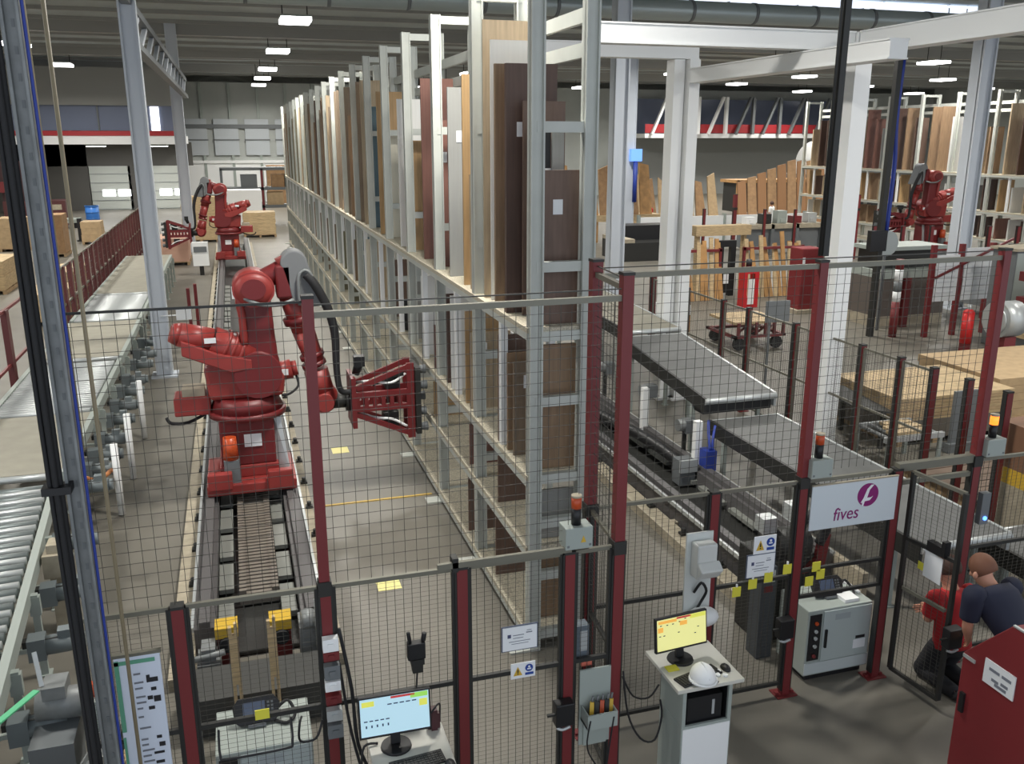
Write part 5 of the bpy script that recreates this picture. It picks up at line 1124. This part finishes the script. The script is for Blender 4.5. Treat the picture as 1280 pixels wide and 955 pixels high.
t = thing('packing_machine', 'brown and white machine with a yellow band behind the workers', 'machine', (9.3, 7.6, 0)); MB().box(8.75,9.95,7.3,8.2,0,.75).build('base', M_cream, t); MB().box(8.75,9.95,7.3,8.2,.75,.95).build('yellow_band', M_yellow, t); MB().box(8.75,9.95,7.3,8.2,.95,1.5).build('brown_top', mat('brown_sheet', (126,92,70), .6), t); MB().box(9.2,9.35,7.2,7.3,.3,1.4).each('dark_upright', M_dark, t); MB().box(9.6,9.75,7.15,7.3,.0,1.6).each('dark_upright', M_dark, t); MB().box(9.1,9.22,7.2,7.3,.5,.9).build('lever_plate', M_lsteel, t)
belt('short grey belt conveyor behind the workers at the right edge', 7.5, 8.5, 6.3, .62, 7.15, .62, M_belt)
solo(MB().box(7.0,9.0,4.9,6.0,0,.35).box(7.0,9.0,4.9,4.95,.35,.5), 'low_platform', mat('dark_platform', (92,92,90), .6), 'low dark grey platform beside the navy worker', 'platform')
# ================================================================ right background
def plank_fan(label, x, y, w, h, n, m, lean=.25, group=None):
    t = thing('leaning_planks', label, 'planks', (x, y, 0), group)
    r = random.Random(int(x*100+y))
    for k in range(n):
        xx = x-w/2+w*k/(n-1); hh = h*(.8+.2*r.random()); a = lean*(.6+.4*r.random()); s = (r.random()-.5)*.25
        MB().bar((xx,y,0),(xx+s,y+a,hh),.13,.05,(0,1,0)).build('plank', m if k % 3 else M_wood, t)
    MB().bar((x-w/2-.1,y+.3,h*.75),(x+w/2+.1,y+.3,h*.75),.08,.08).build('support_bar', M_red, t)
    for s in (-1,1): MB().bar((x+s*(w/2+.05),y+.3,0),(x+s*(w/2+.05),y+.3,h*.78),.08,.08).build('support_leg', M_red, t)
    return t
M_orw = mat('orange_wood', (176,134,84), .6, var=.2, scale=4)
plank_fan('fan of leaning orange planks just right of the twin columns', 13.3, 24.2, 1.8, 2.0, 12, M_orw, .5)
plank_fan('row of leaning planks left of the red cabinet', 16.2, 24.3, 2.0, 2.0, 13, M_orw, .5)
solo(MB().bar((14.1,26.0,1.95),(16.1,26.0,1.95),.4,.32).box(14.2,14.3,25.9,26.1,0,1.8).box(15.9,16.0,25.9,26.1,0,1.8), 'wooden_beam', M_wood, 'thick pale beam bridging the two rows of leaning planks', 'beam')
t = thing('black_door_frame', 'black frame with a small window between the leaning planks', 'frame', (14.6, 24.9, 0)); MB().box(14.35,14.55,24.8,24.95,.1,1.75).box(14.8,14.98,24.8,24.95,0,1.75).box(14.55,14.8,24.8,24.95,1.55,1.75).box(14.55,14.8,24.8,24.95,.1,.8).build('frame', M_black, t); MB().box(14.58,14.76,24.78,24.8,.4,.7).build('label', M_paper, t)
t = thing('extinguisher_stand', 'red fire extinguisher stand with white front before the planks', 'stand', (14.35, 22.9, 0)); MB().box(14.1,14.6,22.8,23.1,0,.3).box(14.1,14.22,22.8,23.1,.3,1.0).box(14.48,14.6,22.8,23.1,.3,1.0).box(14.1,14.6,22.8,23.1,1.0,1.15).build('frame', mat('bright_red', (200,40,46), .5), t); MB().box(14.25,14.45,22.78,22.82,.1,.85).build('white_panel', M_white, t); MB().cyl((14.35,23,1.15),(14.35,23,1.4),.09).build('neck', M_black, t)
t = thing('red_trolley', 'low red trolley carrying a pale board, before the planks', 'trolley', (11.9, 18.5, 0))
MB().box(10.9,12.3,17.9,18.0,.3,.36).box(10.9,12.3,19.1,19.2,.3,.36).box(10.9,11.0,17.9,19.2,.3,.36).box(12.2,12.3,17.9,19.2,.3,.36).each('frame', M_red, t)
for k in range(6): MB().box(11.0+.24*k,11.06+.24*k,17.9,17.96,.36,.66).build('stake', M_red, t)
MB().box(10.95,12.25,17.95,19.15,.62,.68).build('pale_board', M_wood, t)
for x in (11.1,12.1): MB().cyl((x,17.95,.15),(x,18.05,.15),.15,n=10).cyl((x,19.05,.15),(x,19.15,.15),.15,n=10).each('wheel', M_rubber, t)
for k in range(5): MB().tube([(11.2+.18*k,18.2,.38),(11.5+.18*k,18.4,.45),(11.8+.18*k,18.8,.39)], .03).build('tangled_bar', M_robd, t)
t = thing('white_pallet_box', 'small white and red box on the floor left of the twin columns', 'box', (10.6, 20.5, 0)); MB().box(10.2,11.0,20.2,20.9,0,.45).build('box', M_orw, t); MB().box(10.2,11.0,20.2,20.9,.45,.7).build('white_lid', M_white, t); MB().box(9.95,10.1,20.4,20.5,0,1.5).build('red_post', M_red, t)
t = thing('red_locker', 'red locker on a pale base right of the leaning planks', 'locker', (15.4, 21.7, 0)); MB().box(15.1,15.75,21.5,22.1,.12,1.85).build('body', M_cab, t, bevel=.03); MB().box(15.0,15.85,21.4,22.2,0,.12).build('base', M_cream, t); MB().box(15.72,15.76,21.6,22.0,.2,1.75).build('side_panel', M_mgrey, t); MB().box(15.12,15.2,21.49,21.5,1.4,1.6).build('white_label', M_paper, t)
t = thing('cable_mast', 'dark mast with blue cables and a grey cap disc in the right hall', 'mast', (15.1, 18.4, 0)); MB().box(15.03,15.16,18.35,18.48,0,6.7).build('shaft', M_dark, t); MB().tube([(15.25,18.4,2.6),(15.28,18.4,4.2),(15.2,18.4,5.2),(15.22,18.4,6.6)], .05).build('blue_cable', M_cyan, t); MB().box(14.75,15.22,18.3,18.45,2.15,2.65).build('box', M_black, t)
t = thing('round_sign', 'grey round disc sign beside the dark mast', 'sign', (15.75, 19, 1.5)); MB().cyl((15.75,18.9,2.25),(15.75,18.95,2.25),.32,n=20).build('disc', mat('disc_grey', (170,178,178), .5), t); MB().box(15.72,15.78,18.95,19.0,0,2.2).build('pole', M_mgrey, t)
t = thing('warning_pole', 'red and white pole right of the dark mast', 'pole', (15.6, 18.2, 0)); 
for k, (z0, z1, m) in enumerate(((0,.9,M_red),(.9,1.15,M_white),(1.15,1.4,M_mgrey),(1.4,1.7,M_white),(1.7,1.95,M_red))): MB().cyl((15.6,18.2,z0),(15.6,18.2,z1),.1,n=10).build('band', m, t)
t = thing('grey_machine', 'long grey machine with a red skirt left of the white notice boards', 'machine', (16.8, 19.5, 0)); MB().box(15.9,18.0,19.2,20.4,.3,1.3).build('body', mat('brown_grey', (98,90,84), .6), t); MB().box(15.9,18.0,19.15,20.5,1.3,1.5).box(15.9,18.0,19.3,20.4,2.0,2.1).each('table', M_grey, t); MB().box(16.0,17.9,19.6,20.3,1.5,2.0).build('head', M_dark, t); MB().box(16.6,16.8,19.1,19.2,0,1.3).build('red_leg', M_robd, t); MB().box(15.9,18.0,19.2,20.4,0,.3).build('base', M_cream, t)
t = thing('notice_boards', 'pair of white notice boards held by dark red posts in the right hall', 'board', (17.3, 18.0, 0))
for x in (16.35, 17.2, 18.15): MB().box(x-.06,x+.06,17.9,18.0,0,2.3).build('post', M_red, t)
MB().box(16.42,17.1,17.88,17.9,.9,2.05).build('sheet', M_paper, t); MB().box(17.28,18.1,17.88,17.9,.9,2.2).build('sheet', M_paper, t); b = MB()
for k in range(6): b.box(16.5,17.0,17.87,17.88,1.1+.13*k,1.14+.13*k).box(17.36,17.98,17.87,17.88,1.1+.15*k,1.14+.15*k)
b.build('print', mat('faint_print', (214,216,220), .6), t, kind='stuff'); MB().bar((16.4,17.86,1.5),(18.6,17.8,2.4),.05,.05).build('brace', M_red, t)
t = thing('grey_switch_cabinet', 'tall grey switch cabinet behind the tallest right red post', 'cabinet', (17.7, 16.6, 0)); MB().box(17.2,18.3,16.3,17.0,0,2.3).build('body', M_mgrey, t, bevel=.02); MB().box(17.15,18.35,16.25,17.05,2.3,2.36).build('top', M_cream, t); MB().box(17.22,17.74,16.29,16.3,.2,2.25).box(17.76,18.28,16.29,16.3,.2,2.25).build('door', M_grey, t)
t = thing('fire_extinguisher', 'red fire extinguisher standing before the notice boards', 'extinguisher', (15.95, 16.2, 0)); MB().cyl((15.95,16.2,.25),(15.95,16.2,.95),.13,n=14).sph((15.95,16.2,.95),(.13,.13,.1)).build('bottle', mat('bright_red2', (214,48,48), .35), t); MB().box(15.88,16.02,16.1,16.3,0,.25).build('foot', M_red, t); MB().cyl((15.95,16.2,1.0),(15.95,16.2,1.15),.05).build('valve', M_lsteel, t)
t = thing('silver_drum', 'large silver drum on a red mount at the right, facing left', 'drum', (15.4, 14.6, 0)); MB().cyl((15.1,14.6,1.15),(15.6,14.6,1.15),.38,n=28).cyl((15.04,14.6,1.15),(15.1,14.6,1.15),.3,n=24).build('drum', M_lsteel, t); MB().box(15.2,15.5,14.4,14.8,.35,.8).build('red_mount', M_red, t); MB().box(15.15,15.55,14.35,14.85,0,.35).build('grey_base', M_grey, t)
t = thing('dark_press', 'black machine with pale rollers at the right edge beside the silver drum', 'machine', (17.5, 15, 0)); MB().box(16.4,18.6,14.4,15.6,.7,1.3).build('black_body', M_black, t); MB().box(16.4,18.6,14.4,15.6,.55,.7).build('pale_bed', M_wood, t); MB().box(16.4,18.6,14.6,15.4,1.3,1.45).box(16.4,18.6,14.6,15.4,1.8,2.0).each('red_guard', M_red, t); MB().cyl((16.4,15,1.62),(18.6,15,1.62),.17,n=14).build('roller', M_lsteel, t); MB().box(16.5,18.5,14.5,15.5,0,.55).build('base', M_mgrey, t)
# fence posts and white screens of the middle distance
t = thing('white_screens', 'low white screen wall behind the leaning planks', 'screen', (20, 36, 0))
for k in range(4): MB().box(16.9+2.1*k,18.95+2.1*k,36,36.1,.1,1.5).build('panel', M_white, t)
for k in range(5): MB().box(16.8+2.1*k,16.9+2.1*k,35.95,36.15,0,1.6).build('post', M_grey, t)
for k in range(8):
    post('distant red fence post behind the leaning planks, %s from the left' % ORD[k], 17.5+1.15*k, 34-.45*k, 2.6 if k % 4 == 2 else 2.0, .14 if k % 4 == 2 else .1)['group'] = 'distant red fence posts'
for k in range(9):
    post('distant red fence post below the far right robot, %s from the left' % ORD[k], 19.5+.9*k, 25.5-.3*k, 2.0, .11)['group'] = 'red fence posts below the far right robot'
t = thing('leaning_cartons', 'bundle of tall brown boards wrapped in film left in the far hall', 'boards', (23.5, 45, 0))
for k in range(7): MB().prism([(20.6+.75*k,44.5,0),(21.25+.75*k,44.5,0),(21.1+.75*k,45.2,3.0-.25*(k % 3)),(20.7+.75*k,45.2,2.8-.2*(k % 2))], (0,.1,0)).build('board', M_card if k % 2 else M_card2, t)
t = thing('leaning_cartons', 'long rising row of brown boards right of the film-wrapped bundle', 'boards', (29, 44, 0))
for k in range(9): MB().prism([(26.4+.62*k,43.6,0),(26.95+.62*k,43.6,0),(27.2+.62*k,44.5,2.6+.22*k if k < 6 else 3.7),(26.7+.62*k,44.5,2.5+.22*k if k < 6 else 3.6)], (0,.1,0)).build('board', M_card if k % 2 else mat('brown_board', (148,108,72), .7), t)
t = thing('leaning_cartons', 'brown boards standing left of the slim white column in the distance', 'boards', (16.5, 40, 0))
for k in range(7): MB().prism([(14.6+.7*k,40,1.3),(15.2+.7*k,40,1.3),(15.15+.7*k,40.5,3.6-.2*(k % 3)),(14.65+.7*k,40.5,3.7-.3*(k % 2))], (0,.1,0)).build('board', M_card if k % 2 else M_orw, t)
MB().box(14.2,19.8,39.8,41,1.0,1.3).build('shelf', M_wood, t)
for x in (14.3,16.4,19.5): MB().box(x,x+.2,40,40.9,0,1.0).build('support', M_orw, t)
t = thing('black_conveyor', 'black machine bed with raised plates beyond the grey column', 'machine', (16.3, 34, 0)); MB().box(14.9,17.2,33.2,35.4,0,.75).build('bed', M_dark, t); MB().box(15.4,17.4,34.2,35.2,.75,1.35).build('raised_plates', M_black, t); MB().box(14.9,15.4,33.2,35.4,.75,.9).build('pale_edge', M_cream, t)
for k, (lab, x, y, w, d, h, m) in enumerate((('grey machine bench behind the red posts, with pale worktop', 22.5, 33.9, 4.0, 1.0, 1.3, M_mgrey), ('second grey bench before the far right robot', 24.2, 22.2, 4.0, 1.4, 1.2, M_mgrey), ('dark bench with clutter below the far right robot', 21.0, 20.0, 3.0, 1.2, 1.0, M_dark), ('brown loaded frame far behind the dark mast', 36, 46, 6, 2, 2.6, M_card), ('brown board frame high in the far hall with dark openings', 34.5, 52, 8, 2, 2.3, M_orw))):
    t = thing('work_bench', lab, 'bench', (x, y, 0)); MB().box(x-w/2,x+w/2,y-d/2,y+d/2,h-.18,h).build('top', M_cream if k == 0 else m, t)
    MB().box(x-w/2+.2,x+w/2-.2,y-d/2+.1,y+d/2-.1,.3,h-.18).build('body', M_mgrey if k < 3 else M_dark, t)
    for q in range(4): MB().box(x-w/2+.1+q*(w-.35)/3,x-w/2+.25+q*(w-.35)/3,y-d/2,y-d/2+.15,0,h).build('leg', M_red if k in (1,2) else m, t)
    if k < 3:
        for q in range(5): solo(MB().box(-.22,.22,-.2,.2,0,.3+.12*(q % 3)).box(-.1,.1,-.24,-.2,.05,.2), 'machine_part', (M_white,M_dark,M_grey,M_red,M_lsteel)[q], '%s machine part standing on the %s' % (('white','dark','grey','red','steel')[q], ('bench behind the red posts','second grey bench','dark cluttered bench')[k]), 'part', (x-w/2+.5+q*(w-1)/4, y, h), lo=True)
solo(MB().sph((0,0,.9),(1.5,1.5,1.6),20,10,1,0).cyl((0,0,0),(0,0,.9),1.5,n=20), 'white_dome', M_white, 'pale rounded silo top in front of the dark far wall', 'silo', (44, 62, 2.2), lo=True)
struct(MB().box(42, 46, 60, 64, 0, 2.2), 'trim_5', M_mgrey)
